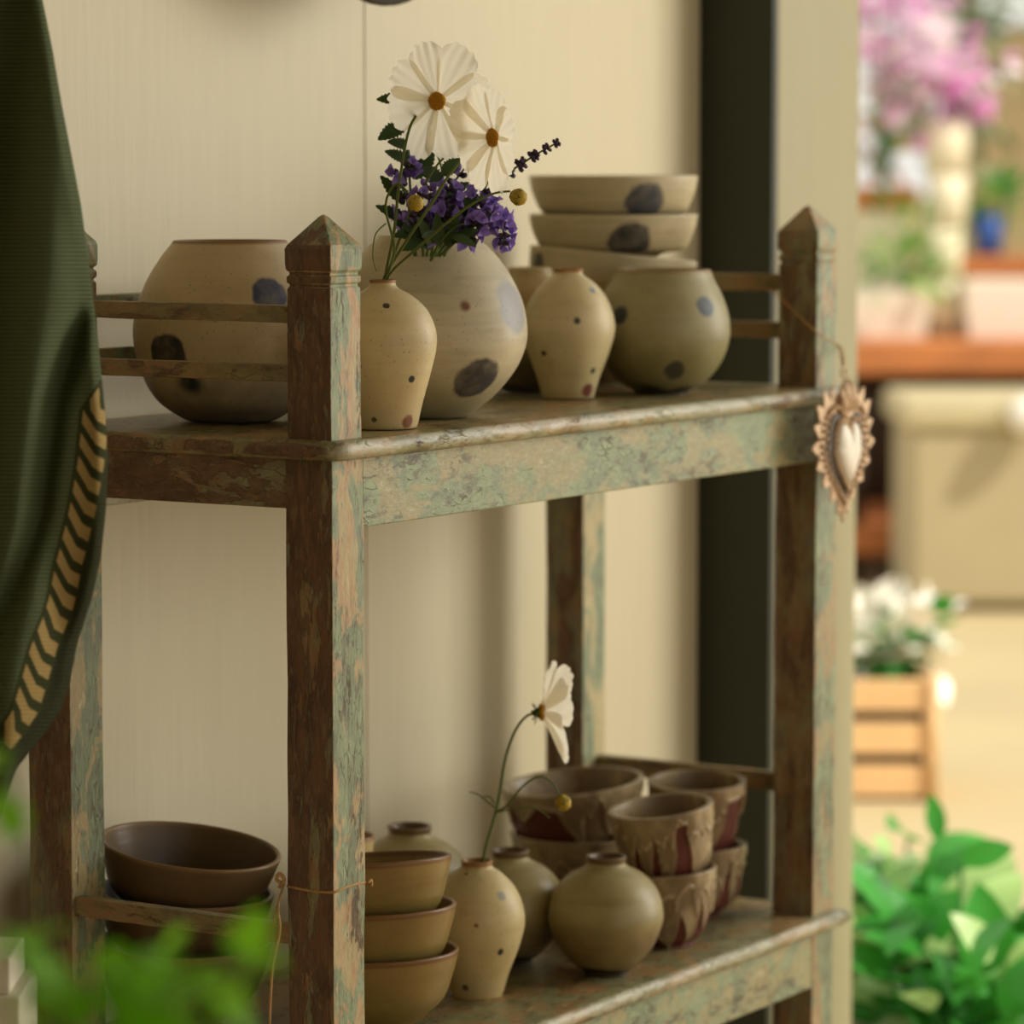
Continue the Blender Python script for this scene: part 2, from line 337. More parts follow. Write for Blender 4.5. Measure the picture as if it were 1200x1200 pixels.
# small dotted bottle by the post
pB = [(38, 499), (41, 496), (47, 470), (57, 432), (63, 404), (62, 382), (52, 360), (34, 344), (21, 337), (16, 332), (16.5, 327)]
sB = 1268; yB = 500; dB = [(surf(6, 355, yB, sB, pB), 0.0034, SPOT, 0.2), (surf(35, 440, yB, sB, pB), 0.0034, SPOT, 0.2), (surf(-9, 487, yB, sB, pB), 0.0026, SPOT, 0.3), (surf(30, 490, yB, sB, pB), 0.0065, RUST, 0.3), (surf(-25, 425, yB, sB, pB), 0.0022, SPOT, 0.3)]
pot('bottle_vase', 'small cream dotted vase holding cosmos, right beside the front left post', 'vase', (0.156, 0.050), ZT, sB, yB, pB,
    glaze('glaze_bottle_a', (200, 182, 136), (194, 172, 122), 0.05, 0.03, dots=dB, speck=0.5, seed=2.3, rim=(140, 98, 56), rimz=0.136), 'small cream dotted bottle vases', th=0.003)
# large flower vase
pC = [(44, 486), (52, 482), (80, 460), (103, 432), (114, 406), (116, 382), (110, 350), (95, 318), (76, 293), (62, 281), (58, 276)]
sC = 1214; yC = 487; dC = [(surf(58, 438, yC, sC, pC), 0.0235, (56, 54, 54), 0.12), (surf(101, 356, yC, sC, pC), 0.0265, (150, 148, 146), 0.18), (surf(20, 286, yC, sC, pC), 0.006, (96, 76, 56), 0.5), (surf(45, 353, yC, sC, pC), 0.0048, (110, 66, 36), 0.6)]
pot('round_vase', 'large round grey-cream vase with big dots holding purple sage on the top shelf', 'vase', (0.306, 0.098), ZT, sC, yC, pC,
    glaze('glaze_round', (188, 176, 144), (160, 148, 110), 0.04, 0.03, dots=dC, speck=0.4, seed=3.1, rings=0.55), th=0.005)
# pot half hidden between
pD = [(26, 457), (34, 454), (52, 436), (61, 405), (59, 372), (46, 342), (30, 324), (25, 313)]
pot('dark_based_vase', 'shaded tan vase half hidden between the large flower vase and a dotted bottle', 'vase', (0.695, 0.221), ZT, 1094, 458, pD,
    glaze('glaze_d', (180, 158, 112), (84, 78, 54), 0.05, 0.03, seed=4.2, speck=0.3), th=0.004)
pE = [(29, 464), (31, 461), (37, 440), (47, 412), (54, 386), (52, 366), (44, 346), (31, 330), (20, 322), (16.5, 318), (17.5, 314)]
sE = 1123; yE = 465; dE = [(surf(9, 372, yE, sE, pE), 0.0036, SPOT, 0.2), (surf(-29, 410, yE, sE, pE), 0.0032, SPOT, 0.2), (surf(28, 431, yE, sE, pE), 0.0034, SPOT, 0.2), (surf(27, 338, yE, sE, pE), 0.004, (120, 132, 136), 0.4), (surf(22, 454, yE, sE, pE), 0.0072, (106, 42, 26), 0.25)]
pot('bottle_vase', 'small cream bottle vase with black dots in the middle of the top shelf', 'vase', (0.628, 0.133), ZT, sE, yE, pE,
    glaze('glaze_bottle_b', (200, 184, 140), (192, 174, 124), 0.05, 0.03, dots=dE, speck=0.5, seed=5.7, rim=(150, 104, 60), rimz=0.1335), 'small cream dotted bottle vases', th=0.003)
pF = [(31, 459), (33, 455), (52, 444), (70, 420), (79, 392), (78, 368), (70, 344), (60, 326), (56, 315)]
sF = 1098; yF = 459; dF = [(surf(48, 355, yF, sF, pF), 0.0115, (70, 80, 88), 0.18), (surf(13, 429, yF, sF, pF), 0.0115, (70, 68, 54), 0.2), (surf(-51, 366, yF, sF, pF), 0.010, (50, 56, 60), 0.25)]
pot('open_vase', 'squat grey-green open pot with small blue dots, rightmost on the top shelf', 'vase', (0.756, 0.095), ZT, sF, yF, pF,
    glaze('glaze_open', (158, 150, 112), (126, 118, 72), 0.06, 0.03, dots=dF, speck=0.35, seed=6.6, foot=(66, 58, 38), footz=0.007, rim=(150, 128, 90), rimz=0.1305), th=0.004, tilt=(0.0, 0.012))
# stack of bowls at the back right: base x, then rim heights
gx, gy = 0.872, 0.222; sG = 1049
def bowlG(zf, ztop, R, Rf, dot, label, tilt=None, seed=0, H=None, sh=0.0):
    H = H or (ztop - zf)
    pr = [(Rf, 0), (Rf * 1.02, 0.004), (R * 0.62, 0.012 + H * 0.06), (R * 0.84, H * 0.34), (R * 0.95, H * 0.66), (R * 0.985, H * 0.86), (R, H)]
    ds = []
    if dot:
        dx, dz, r, c = dot; ds = [(surf(dx, -dz * 1000, 0, 1000.0, [(R * 940, -dz * 1000 - 5), (R * 940, -dz * 1000 + 5)]), r, c, 0.12)]
    return pot('dotted_bowl', label, 'bowl', (gx + RT.x * sh, gy + RT.y * sh), ZT, 1000.0, 0, [(r * 1000, -z * 1000) for r, z in pr],
        glaze('glaze_bowl_%d' % seed, (194, 180, 144), (178, 162, 118), H * 0.4, 0.02, dots=ds, speck=0.2, seed=seed, rim=(198, 184, 148), rimz=H - 0.0005, rings=0.5), 'stack of dotted bowls at the back right', th=0.004, tilt=tilt, dz=zf)
def zrow(y): return on(724, y, 1, 0.222).z - ZT
bowlG(0.0, zrow(297), 0.0930, 0.036, (-78, 0.128, 0.012, (60, 62, 66)), 'deep dotted bowl, lowest of the stack behind the open grey-green pot', (0.02, 0.10), 7, sh=-0.014)
bowlG(zrow(312), zrow(252), 0.0935, 0.036, (17, 0.026, 0.0245, (50, 52, 56)), 'cream bowl with a dark dot, second from the top of the tall bowl stack', None, 8)
bowlG(zrow(270), zrow(207), 0.0935, 0.036, (33, 0.030, 0.0235, (76, 78, 84)), 'topmost cream bowl with a grey-blue dot on the tall bowl stack', None, 9)

# lower shelf -----------------------------------------------------
def simple_bowl(R, H, Rf, base=0.0): return [(Rf, 0), (Rf, 0.005), (R * 0.60, 0.016), (R * 0.82, H * 0.42), (R * 0.93, H * 0.72), (R * 0.985, H * 0.93), (R, H)]
def stack(spots, name, cat, group, profs, mats, labels, xy, tilts, th=0.0045, w=0.001):
    for (zf, pr, m, lb, t, off) in zip(spots, profs, mats, labels, tilts, ([(0, 0)] * 9)):
        pot(name, lb, cat, xy, ZL, 1000.0, 0, [(r * 1000, -z * 1000) for r, z in pr], m, group, th=th, tilt=t, dz=zf, w=w)
def zat(x, y, xy):                        # height over the lower shelf at the distance of a standing pot
    d = (Vector((xy[0], xy[1], 0)) - Vector((CAM.x, CAM.y, 0))).dot(FH) ; p = at(x, y, 1) - CAM
    return (CAM + p * (d / p.dot(FH))).z - ZL
xy = (0.148, 0.281); Hb = 0.078
z3 = zat(217, 1103, xy) ; z2 = zat(217, 1044, xy); z1 = zat(217, 990, xy)
mk = lambda i: glaze('glaze_dark_%d' % i, (104, 84, 56), (76, 62, 42), 0.05, 0.02, rim=(128, 100, 64), rimz=Hb - 0.0006, speck=0.25, seed=i * 1.9, rough=0.33)
H0 = z3
stack([0.0, z2 - Hb, z1 - Hb], 'brown_bowl', 'bowl', 'stack of dark brown bowls behind the lower end rail',
      [simple_bowl(0.0865, H0, 0.034), simple_bowl(0.0865, Hb, 0.034), simple_bowl(0.088, Hb, 0.034)], [mk(1), mk(2), mk(3)],
      ['dark brown bowl, lowest of the left stack behind the lower end rail', 'dark brown bowl, middle of the left stack behind the lower end rail', 'wide dark brown bowl tipped on top of the left stack behind the lower end rail'],
      xy, [(0, 0.02), (-0.01, 0.05), (-0.065, 0.13)])
xy = (0.225, 0.104)
za = zat(445, 1008, xy); zb_ = zat(445, 1062, xy); zc = zat(445, 1114, xy); Hs = 0.078
mk = lambda i: glaze('glaze_olive_%d' % i, (142, 116, 66), (128, 112, 58), 0.045, 0.02, rim=(122, 88, 52), rimz=(zc if i == 4 else Hs) - 0.0022, speck=0.3, seed=i * 2.1, rough=0.3, rings=0.5)
stack([0.0, zb_ - Hs, za - Hs], 'olive_bowl', 'bowl', 'stack of olive brown bowls on the lower shelf beside the front post',
      [simple_bowl(0.0795, zc, 0.033), simple_bowl(0.0780, Hs, 0.033), simple_bowl(0.0755, Hs, 0.033)], [mk(4), mk(5), mk(6)],
      ['olive brown bowl, lowest of the stack beside the front left post', 'olive brown bowl, middle of the stack beside the front left post', 'olive brown bowl, topmost of the stack beside the front left post'],
      xy, [(0.03, -0.02), (0.05, -0.03), (0.105, -0.055)])
# bottle with the white cosmos
pK = [(29, 1162), (31, 1158), (38, 1134), (49, 1104), (56, 1076), (54, 1054), (45, 1034), (30, 1018), (20, 1011), (17.5, 1007), (18.5, 1003)]
sK = 1166; yK = 1161; dK = [(surf(28, 1102, yK, sK, pK), 0.0036, SPOT, 0.2), (surf(-13, 1146, yK, sK, pK), 0.0034, SPOT, 0.2), (surf(29, 1037, yK, sK, pK), 0.0048, (130, 136, 124), 0.4), (surf(-12, 1014, yK, sK, pK), 0.0018, SPOT, 0.3), (surf(0, 1068, yK, sK, pK), 0.0022, RUST, 0.4)]
pot('bottle_vase', 'small cream dotted vase holding one white cosmos on the lower shelf', 'vase', (0.409, 0.108), ZL, sK, yK, pK,
    glaze('glaze_bottle_c', (196, 178, 128), (190, 168, 114), 0.05, 0.03, dots=dK, speck=0.45, seed=7.9, rim=(150, 112, 66), rimz=0.133), 'small cream dotted bottle vases', th=0.003)
# round olive moon jars: front, behind, far
pM = [(27, 1138), (28, 1133), (38, 1127), (56, 1106), (66, 1080), (67, 1064), (60, 1040), (44, 1022), (27, 1013), (22.5, 1008), (24, 1001)]
def moon(i, k_=1.0): return glaze('glaze_moon_%d' % i, (158, 144, 98), (112, 92, 56), 0.052 * k_, 0.022, rim=(104, 82, 52), rimz=0.1175 * k_, speck=0.25, seed=8.3 + i, foot=(62, 48, 32), footz=0.010, rough=0.36, rings=0.6)
mm = [moon(0), moon(1, 0.97)]
pot('moon_jar', 'round olive jar with a narrow neck, foremost at the lower shelf edge', 'vase', (0.563, 0.048), ZL, 1138, 1139, pM, mm[0], 'round olive jars on the lower shelf', th=0.004)
pot('moon_jar', 'olive jar with a dark neck standing behind the bottle vase and the foremost jar', 'vase', (0.556, 0.160), ZL, 1138, 1139, pM, mm[1], 'round olive jars on the lower shelf', th=0.004, sc=0.97)
hx, hy = 0.530, 0.268
sc_ = (zat(483, 970, (hx, hy))) / (137 / 1138)
pot('moon_jar', 'olive jar at the back, its neck showing above the olive bowl stack', 'vase', (hx, hy), ZL, 1138, 1139, pM, moon(2, sc_), 'round olive jars on the lower shelf', th=0.004, sc=sc_)
ix, iy = on(404, 1040, 1, 0.268).x, 0.268
hI = zat(404, 980, (ix, iy))
pot('cream_cup', 'cream cup with only its right rim showing beside the front post', 'cup', (ix, iy), ZL, 1000.0, 0, [(24, 0), (25, -4), (29, -hI * 400), (28, -hI * 800), (31, -hI * 1000)],
    glaze('glaze_cup_i', (190, 166, 112), (180, 156, 104), 0.05, 0.02, seed=9.9, rim=(140, 96, 54), rimz=hI - 0.001), th=0.004)

# drip-glazed cups -------------------------------------------------
def dripmat():
    t = NT('drip_glaze'); at_ = t.new('ShaderNodeAttribute'); at_.attribute_name = 'glaze'
    v = t.coord(); n = t.noise(v, 60, 5, 0.6, 0.6); n2 = t.noise(v, 18, 4, 0.5, 1.0)
    gl = t.mix(t.step(n2, 0.38, 0.62), lin((128, 108, 80)), lin((168, 148, 112))); gl = t.mix(t.step(n, 0.55, 0.75, 0, 0.5), gl, lin((98, 78, 54)))
    a2 = t.new('ShaderNodeAttribute'); a2.attribute_name = 'ridge'; gl = t.mix(t.math('MULTIPLY', a2.outputs['Fac'], 0.85), gl, lin((188, 166, 128)))
    clay = t.mix(n2, lin((80, 36, 26)), lin((112, 54, 40)))
    f = t.step(at_.outputs['Fac'], 0.4, 0.6); t.bump(n, 0.35, 0.0015)
    return t.done(t.mix(f, clay, gl), t.math('SUBTRACT', 0.6, t.math('MULTIPLY', f, 0.28)), 0.4)
M_drip = dripmat()
def drip_cup(label, xy, zf, R, H, Rf, tilt, seed, lens, group, cat='cup', lowclay=True):
    """lens: drips as (angle from the camera side in degrees, half width deg, reach 0..1 down)"""
    pr = shell([(Rf, 0), (Rf, 0.004), (R * 0.70, 0.012), (R * 0.84, H * 0.35), (R * 0.92, H * 0.68), (R * 0.97, H * 0.9), (R, H)], 0.004)
    n = 300; fine = []
    for (r0, z0), (r1, z1) in zip(pr, pr[1:]):
        k = 5 if abs(z1 - z0) > 0.0015 else 1
        for j in range(k): fine.append((r0 + (r1 - r0) * j / k, z0 + (z1 - z0) * j / k))
    fine.append(pr[-1]); top = max(range(len(fine)), key=lambda i: fine[i][1])
    a0 = math.atan2(-FH.y, -FH.x); rings = []; att = []; att2 = []
    def reach(ang):
        b = 0.17 + 0.10 * noise.noise((math.cos(ang) * 2 + seed, math.sin(ang) * 2, 0))
        d = (math.degrees(ang - a0) + 180) % 360 - 180
        for (c, hw, rr) in lens:
            u = (d - c) / hw
            if abs(u) < 1: b = max(b, 0.12 + (rr - 0.12) * (1 - abs(u) ** 1.35) ** 0.85)
        return b
    for i, (r, z) in enumerate(fine):
        ring = []
        for j in range(n):
            a = 2 * math.pi * j / n; rr = r; g_ = 1.0; rg = 0.0
            if i <= top:
                wa = a + 0.10 * noise.noise((a * 1.5, z * 30, seed)); dep = 1 - z / H
                e = (reach(wa) - dep) * H
                q2 = (0.30 + 0.42 * noise.noise((math.cos(wa) * 3.2 + seed * 2, math.sin(wa) * 3.2, 3)) + 0.30 * max(0, noise.noise((math.cos(wa) * 7 + seed, math.sin(wa) * 7, 8))) * 2 - dep) * H
                if r > Rf * 0.9:
                    rr = r + 0.0020 * max(0, min(1, e / 0.002)) + 0.0014 * math.exp(-((e - 0.0025) / 0.0022) ** 2) + (0.0013 * max(0, min(1, q2 / 0.002)) + 0.0012 * math.exp(-((q2 - 0.002) / 0.002) ** 2) if e > 0 else 0)
                    rr += 0.0012 * noise.noise((math.cos(a) * 4 + seed, math.sin(a) * 4, z * 45))
                g_ = max(0.0, min(1.0, 0.5 + e / 0.0010)); rg = max(math.exp(-((e - 0.0022) / 0.0022) ** 2), math.exp(-((q2 - 0.002) / 0.0025) ** 2) if e > 0 else 0)
            ring.append((rr * math.cos(a), rr * math.sin(a), z)); att.append(g_); att2.append(rg)
        rings.append(ring)
    o = MB().loft(rings).build('drip_glazed_' + cat, M_drip, loc=(xy[0], xy[1], ZL + zf))
    A = o.data.attributes.new('glaze', 'FLOAT', 'POINT'); A.data.foreach_set('value', att); A = o.data.attributes.new('ridge', 'FLOAT', 'POINT'); A.data.foreach_set('value', att2)
    nn = (Vector((0, 0, 1)) + FH * tilt[0] + RT * tilt[1]).normalized(); o.rotation_euler = Vector((0, 0, 1)).rotation_difference(nn).to_euler()
    return tag(o, label, cat, group)
gd = 'drip-glazed cups and bowls on the lower shelf'
# broad bowls at the back
xyN = (0.800, 0.222); h1 = zat(673, 916, xyN); h2 = zat(673, 975, xyN)
drip_cup('broad drip-glazed bowl, lower of the two at the back of the lower shelf', xyN, 0, 0.0735, h2, 0.034, (0, 0), 11, [(-60, 30, 0.8), (-20, 24, 0.95), (20, 22, 0.7), (55, 25, 0.9), (100, 30, 0.8)], gd, 'bowl')
drip_cup('broad drip-glazed bowl with bare red clay patch, upper of the two at the back', xyN, h1 - 0.080, 0.0765, 0.080, 0.036, (-0.03, -0.09), 12, [(14, 30, 1.0), (52, 30, 1.04), (-50, 16, 0.4), (-88, 14, 0.6), (90, 20, 0.8), (150, 40, 0.8), (-140, 30, 0.8)], gd, 'bowl')
# front pair
xyO = (0.724, 0.064); h1 = zat(783, 944, xyO); h2 = zat(783, 1018, xyO)
drip_cup('drip-glazed cup, lower of the front pair right of the round jars', xyO, 0, 0.0515, h2, 0.026, (0, -0.05), 13, [(-50, 40, 1.02), (-5, 30, 1.02), (30, 20, 0.97), (56, 11, 0.78), (80, 12, 0.6), (-100, 24, 0.9)], gd)
drip_cup('drip-glazed cup with a red clay triangle, upper of the front pair', xyO, h1 - 0.082, 0.0535, 0.082, 0.030, (-0.06, -0.12), 14, [(-62, 26, 1.0), (-28, 13, 0.96), (-8, 8, 0.82), (2, 12, 1.05), (50, 24, 1.06), (76, 18, 0.95), (-110, 30, 0.9)], gd)
# back right pair
xyP = (0.880, 0.116); h1 = zat(822, 914, xyP); h2 = zat(822, 990, xyP)
drip_cup('drip-glazed cup, lower of the pair beside the right post', xyP, 0, 0.0530, h2, 0.026, (0, -0.02), 15, [(20, 20, 0.95), (52, 10, 0.85), (75, 9, 0.8), (-40, 30, 0.9)], gd)
drip_cup('tall drip-glazed cup with red clay side, upper of the pair beside the right post', xyP, h1 - 0.088, 0.0520, 0.088, 0.031, (-0.07, -0.02), 16, [(10, 30, 0.97), (-40, 30, 0.9), (100, 20, 0.5)], gd)

# ------------------------------------------------------------------ flowers
M_stem = plain('stem_green', (96, 112, 40), 0.5, trans=0.15)
M_leaf = plain('dark_leaf', (54, 76, 38), 0.5, 0.3, 60, trans=0.2)
M_petal = plain('white_petal', (246, 240, 222), 0.55, 0.04, 30, trans=0.58)
M_disc = plain('flower_disc', (226, 158, 36), 0.7, 0.35, 900)
M_bud = plain('bud_yellow', (178, 150, 44), 0.6, 0.3, 200)
M_calyx = plain('calyx_green', (70, 96, 34), 0.6, 0.2, 80)
M_purple = plain('purple_blossom', (150, 126, 204), 0.5, 0.22, 150, trans=0.3)
M_dusk = plain('dusky_calyx', (66, 50, 74), 0.6, 0.3, 120)
def leaf(mb, base, tip, wdt, up, cup=0.15, ser=0, n=12, droop=0.0):
    base, tip, up = Vector(base), Vector(tip), Vector(up); ax = tip - base; Ln = ax.length; ax.normalize()
    side = ax.cross(up).normalized(); nr = side.cross(ax).normalized(); rows = []
    for i in range(n + 1):
        t = i / n; ww = wdt * (math.sin(math.pi * min(1, t ** 0.85)) ** 0.75) * 0.5 + 0.0002
        if ser: ww *= 1 + ser * (i % 2)
        p = base + ax * Ln * t - nr * droop * Ln * t * t
        rows.append([p - side * ww + nr * ww * cup * 2, p, p + side * ww + nr * ww * cup * 2])
    mb.loft(rows, closed=False, cap=False)
def petal(mb, M, a, Ln, wdt, lift, seed, curl=0.0, tw=0.0, over=0.0):
    nu, nv = 20, 14; rows = []; ca, sa = math.cos(a), math.sin(a)
    for i in range(nv + 1):
        t = i / nv; row = []
        half = wdt * (0.15 + 0.85 * math.sin(min(1, t * 1.08) * math.pi * 0.5) ** 1.1) * 0.5 * (1 - 0.16 * max(0, t - 0.75) / 0.25)
        for j in range(nu + 1):
            u = j / nu * 2 - 1
            tooth = 0.06 * abs(math.cos(u * math.pi * 1.9 + seed)) - 0.16 * abs(u) ** 3 + 0.03 * noise.noise((u * 6, seed, 1))
            l = Ln * t * (1 + (tooth * t ** 5))
            rr = 0.003 + l * math.cos(lift + curl * t); z = l * math.sin(lift + curl * t) + over * 0.0012
            z += 0.0006 * math.cos(u * math.pi * 4) * t + 0.0015 * u * t + 0.0022 * t * noise.noise((u * 1.2 + seed * 3.1, t * 2, seed * 1.7))
            row.append(M @ Vector((rr * ca - u * half * sa, rr * sa + u * half * ca, z)))
        rows.append(row)
    mb.loft(rows, closed=False, cap=False)
def cosmos(t_, center, nrm, Ln, lift, seed, lifts=None, twist=0.0, wf=1.0):
    M = frame(nrm, center); r = random.Random(seed)
    for k in range(8):
        a = 2 * math.pi * k / 8 + r.uniform(-0.08, 0.08) + twist; mb = MB()
        petal(mb, M, a, Ln * r.uniform(0.92, 1.08), wf * Ln * r.uniform(0.70, 0.84), (lifts[k] if lifts else lift) + r.uniform(-0.03, 0.03), (seed * 10 + k) * 0.37, curl=-0.22, over=(k % 2) * 0.8 - 0.4)
        mb.build('petal', M_petal, t_)
    mb = MB(); mb.lathe([(0.0001, 0.0065), (0.005, 0.0058), (0.0080, 0.0036), (0.0085, 0.0), (0.0045, -0.002)], 20, M)
    for k in range(110):
        q = k / 110; rr = 0.0084 * math.sqrt(q); a = k * 2.39996
        p = M @ Vector((rr * math.cos(a), rr * math.sin(a), 0.0062 - 0.0030 * q)); d = (M.to_3x3() @ Vector((math.cos(a) * 0.4, math.sin(a) * 0.4, 1))).normalized()
        mb.tube([p, p + d * 0.0018], [0.0007, 0.0004], 5)
    mb.build('flower_center', M_disc, t_)
    mb = MB(); mb.lathe([(0.0012, -0.009), (0.0035, -0.006), (0.0055, -0.002), (0.006, 0.0005)], 14, M)
    for k in range(8):
        a = 2 * math.pi * k / 8; b = M @ Vector((0.004 * math.cos(a), 0.004 * math.sin(a), -0.004)); e = M @ Vector((0.012 * math.cos(a), 0.012 * math.sin(a), -0.007)); leaf(mb, b, e, 0.003, M.to_3x3() @ Vector((0, 0, 1)), n=4)
    mb.build('calyx', M_calyx, t_)
def stemtube(pts, r0, r1, t_, mat=None, name='stem'):
    p = smoothpath(pts, 6); n = len(p); return MB().tube(p, [r0 + (r1 - r0) * i / (n - 1) for i in range(n)], 7).build(name, mat or M_stem, t_)
def bud(t_, c, d, r, name='bud', yellow=True):
    M = frame(d, c); o = MB().lathe([(0.0002, r * 1.0), (r * 0.6, r * 0.85), (r * 0.98, r * 0.25), (r, -r * 0.2), (r * 0.7, -r * 0.8), (r * 0.2, -r * 1.1)], 16, M).build(name, M_bud if yellow else M_calyx, t_)
    mb = MB()
    for k in range(8):
        a = 2 * math.pi * k / 8; up = M.to_3x3() @ Vector((math.cos(a), math.sin(a), 0.2))
        leaf(mb, M @ Vector((r * 0.3 * math.cos(a), r * 0.3 * math.sin(a), -r * 1.1)), M @ Vector((r * 1.15 * math.cos(a), r * 1.15 * math.sin(a), r * 0.15)), r * 0.55, up, n=5)
    mb.build('sepals', M_calyx, t_ if False else o)
def v3(x, y, d): return at(x, y, d)
dB_ = 3.435                                  # distance of the small bottle by the post
thg = 'white cosmos and buds in the small vase by the post'
t = thing('cosmos_flower', 'tall white cosmos with orange centre, topmost flower by the post', 'flower', (0.156, 0.05, ZT + 0.13), thg); T0 = t
inv = Matrix.Translation(-t.location)
def rel(t_, *pts): return [p - t_.location for p in pts]
def relm(t_): return Vector(t_.location)
class Sub:                                   # shift helper: build in world space and store relative to the thing
    pass
def finish(t_):
    for ch in t_.children:
        ch.data.transform(Matrix.Translation(-Vector(t_.location))); 
        for g_ in ch.children: g_.data.transform(Matrix.Translation(-Vector(t_.location)))
nb = (448, 330)
c1 = v3(514, 118, 3.425)
stemtube([v3(449, 350, 3.44), v3(452, 322, 3.44), v3(462, 270, 3.43), v3(468, 215, 3.43), v3(480, 150, 3.43), v3(500, 124, 3.445), c1 + FH * 0.006], 0.0016, 0.0012, t)
cosmos(t, c1, -FH * 0.86 - RT * 0.48 + Vector((0, 0, -0.12)), 0.0525, 0.28, 21, twist=0.2); finish(t)
t = thing('cosmos_flower', 'white cosmos with orange centre, lower right of the two beside the bowls', 'flower', (0.156, 0.05, ZT + 0.13), thg)
c2 = v3(581, 161, 3.375)
stemtube([v3(444, 350, 3.435), v3(452, 322, 3.435), v3(478, 280, 3.42), v3(506, 238, 3.41), v3(530, 200, 3.41), v3(556, 176, 3.415), c2 + FH * 0.008 + RT * 0.004], 0.0016, 0.0012, t)
cosmos(t, c2, -FH * 0.56 - RT * 0.82 + Vector((0, 0, -0.08)), 0.0485, 0.46, 22, lifts=None, twist=0.3); finish(t)
def budthing(label, pts, c, d, r, yellow=True, extra=None):
    t = thing('cosmos_bud', label, 'flower bud', (0.156, 0.05, ZT + 0.13), thg); stemtube(pts, 0.0013, 0.0010, t); bud(t, c, d, r, yellow=yellow)
    if extra: stemtube(extra, 0.0008, 0.0004, t, name='leaf_tendril')
    finish(t)
budthing('yellow cosmos bud on a long stem, rightmost of the buds', [v3(446, 350, 3.43), v3(456, 322, 3.42), v3(490, 290, 3.38), v3(540, 248, 3.36), v3(575, 228, 3.36), v3(598, 224, 3.36)], v3(608, 231, 3.36), RT * 0.9 + Vector((0, 0, -0.25)), 0.0078)
budthing('nodding cosmos bud on a hooked stem, leftmost of the buds', [v3(452, 350, 3.43), v3(455, 322, 3.43), v3(462, 290, 3.42), v3(452, 245, 3.41), v3(458, 222, 3.40), v3(468, 216, 3.395), v3(478, 226, 3.39)], v3(487, 238, 3.385), RT * 0.6 - FH * 0.5 + Vector((0, 0, -0.8)), 0.0075,
        extra=[v3(452, 262, 3.41), v3(440, 275, 3.40), v3(437, 300, 3.40), v3(441, 318, 3.40)])
budthing('yellow cosmos bud tucked behind the second white flower', [v3(449, 350, 3.45), v3(455, 322, 3.45), v3(480, 250, 3.44), v3(515, 190, 3.44), v3(540, 180, 3.44)], v3(558, 195, 3.44), RT * 0.4 - FH * 0.6 + Vector((0, 0, -0.3)), 0.0086)

# purple sage in the large vase
def sage(label, pts, n_wh, t0=0.35, size=1.0, seed=1, dark=0.4, leaves=(), spike=False, group='purple sage sprigs in the large round vase'):
    t = thing('sage_sprig', label, 'flower sprig', (0.306, 0.098, ZT + 0.12), group); r = random.Random(seed); P_ = smoothpath(pts, 8); n = len(P_)
    MB().tube(P_, [0.0014 - 0.0006 * i / n for i in range(n)], 6).build('stem', M_calyx, t)
    bl, cx_ = MB(), MB()
    for k in range(n_wh):
        q = t0 + (1 - t0) * (k / max(1, n_wh - 1)); i = min(n - 2, int(q * (n - 1))); p = P_[i]; ax = (P_[i + 1] - P_[i]).normalized()
        sz = size * (1 - 0.45 * (k / n_wh)); m = 5
        for j in range(m):
            a = 2 * math.pi * (j + 0.5 * (k % 2)) / m + r.uniform(-0.3, 0.3); s1 = ax.orthogonal().normalized(); s2 = ax.cross(s1)
            out = (s1 * math.cos(a) + s2 * math.sin(a) + ax * r.uniform(0.1, 0.8)).normalized(); p1 = p + out * 0.007 * sz
            cx_.tube([p + out * 0.001, p + out * 0.004 * sz, p1], [0.0010 * sz, 0.0024 * sz, 0.0017 * sz], 6)
            if r.random() > dark and not spike:
                q_ = p1 + out * 0.004 * sz
                for s_ in range(3):
                    aa = s_ * math.pi / 1.5 + r.uniform(-0.4, 0.4); o1 = out.orthogonal().normalized(); o2 = out.cross(o1); dd = (out * 0.75 + o1 * math.cos(aa) + o2 * math.sin(aa)).normalized()
                    leaf(bl, p1, q_ + dd * 0.0062 * sz * r.uniform(0.8, 1.2), 0.0085 * sz, out, 0.3, n=8, droop=0.3)
    if bl.v: bl.build('blossoms', M_purple, t)
    cx_.build('calyx_whorls', M_dusk, t)
    for (b, e, wd) in leaves:
        mb = MB(); leaf(mb, b, e, wd, -FH + Vector((0, 0, 0.4)), 0.2, ser=0.35, n=16, droop=0.08); mb.build('leaf', M_leaf, t)
    finish(t)
D = 3.50
sage('dark sage spike reaching out farthest right past the white flowers', [v3(508, 300, D + .02), v3(535, 262, D), v3(580, 215, D - .01), v3(622, 185, D - .02), v3(655, 166, D - .02)], 9, 0.62, 1.05, 31, spike=True)
sage('purple sage sprig blooming on the far left, above the hooked bud', [v3(488, 300, D), v3(486, 270, D - .01), v3(476, 232, D - .03), v3(468, 205, D - .04), v3(484, 192, D - .045)], 6, 0.4, 1.35, 32, dark=0.45, leaves=[(v3(474, 240, D - .03), v3(446, 205, D - .03), 0.010), (v3(482, 262, D - .02), v3(441, 240, D - .03), 0.010)])
sage('drooping purple sage sprig hanging at the right rim of the vase', [v3(520, 300, D), v3(545, 258, D - .02), v3(572, 245, D - .03), v3(588, 262, D - .04), v3(590, 285, D - .045)], 6, 0.45, 1.3, 33, dark=0.3, leaves=[(v3(540, 262, D - .03), v3(557, 286, D - .05), 0.010)])
sage('dense purple sage sprig at the middle of the bunch', [v3(505, 300, D - .02), v3(512, 268, D - .04), v3(522, 244, D - .05), v3(528, 222, D - .05)], 6, 0.3, 1.5, 34, dark=0.4, leaves=[(v3(500, 280, D - .03), v3(470, 262, D - .05), 0.012)])
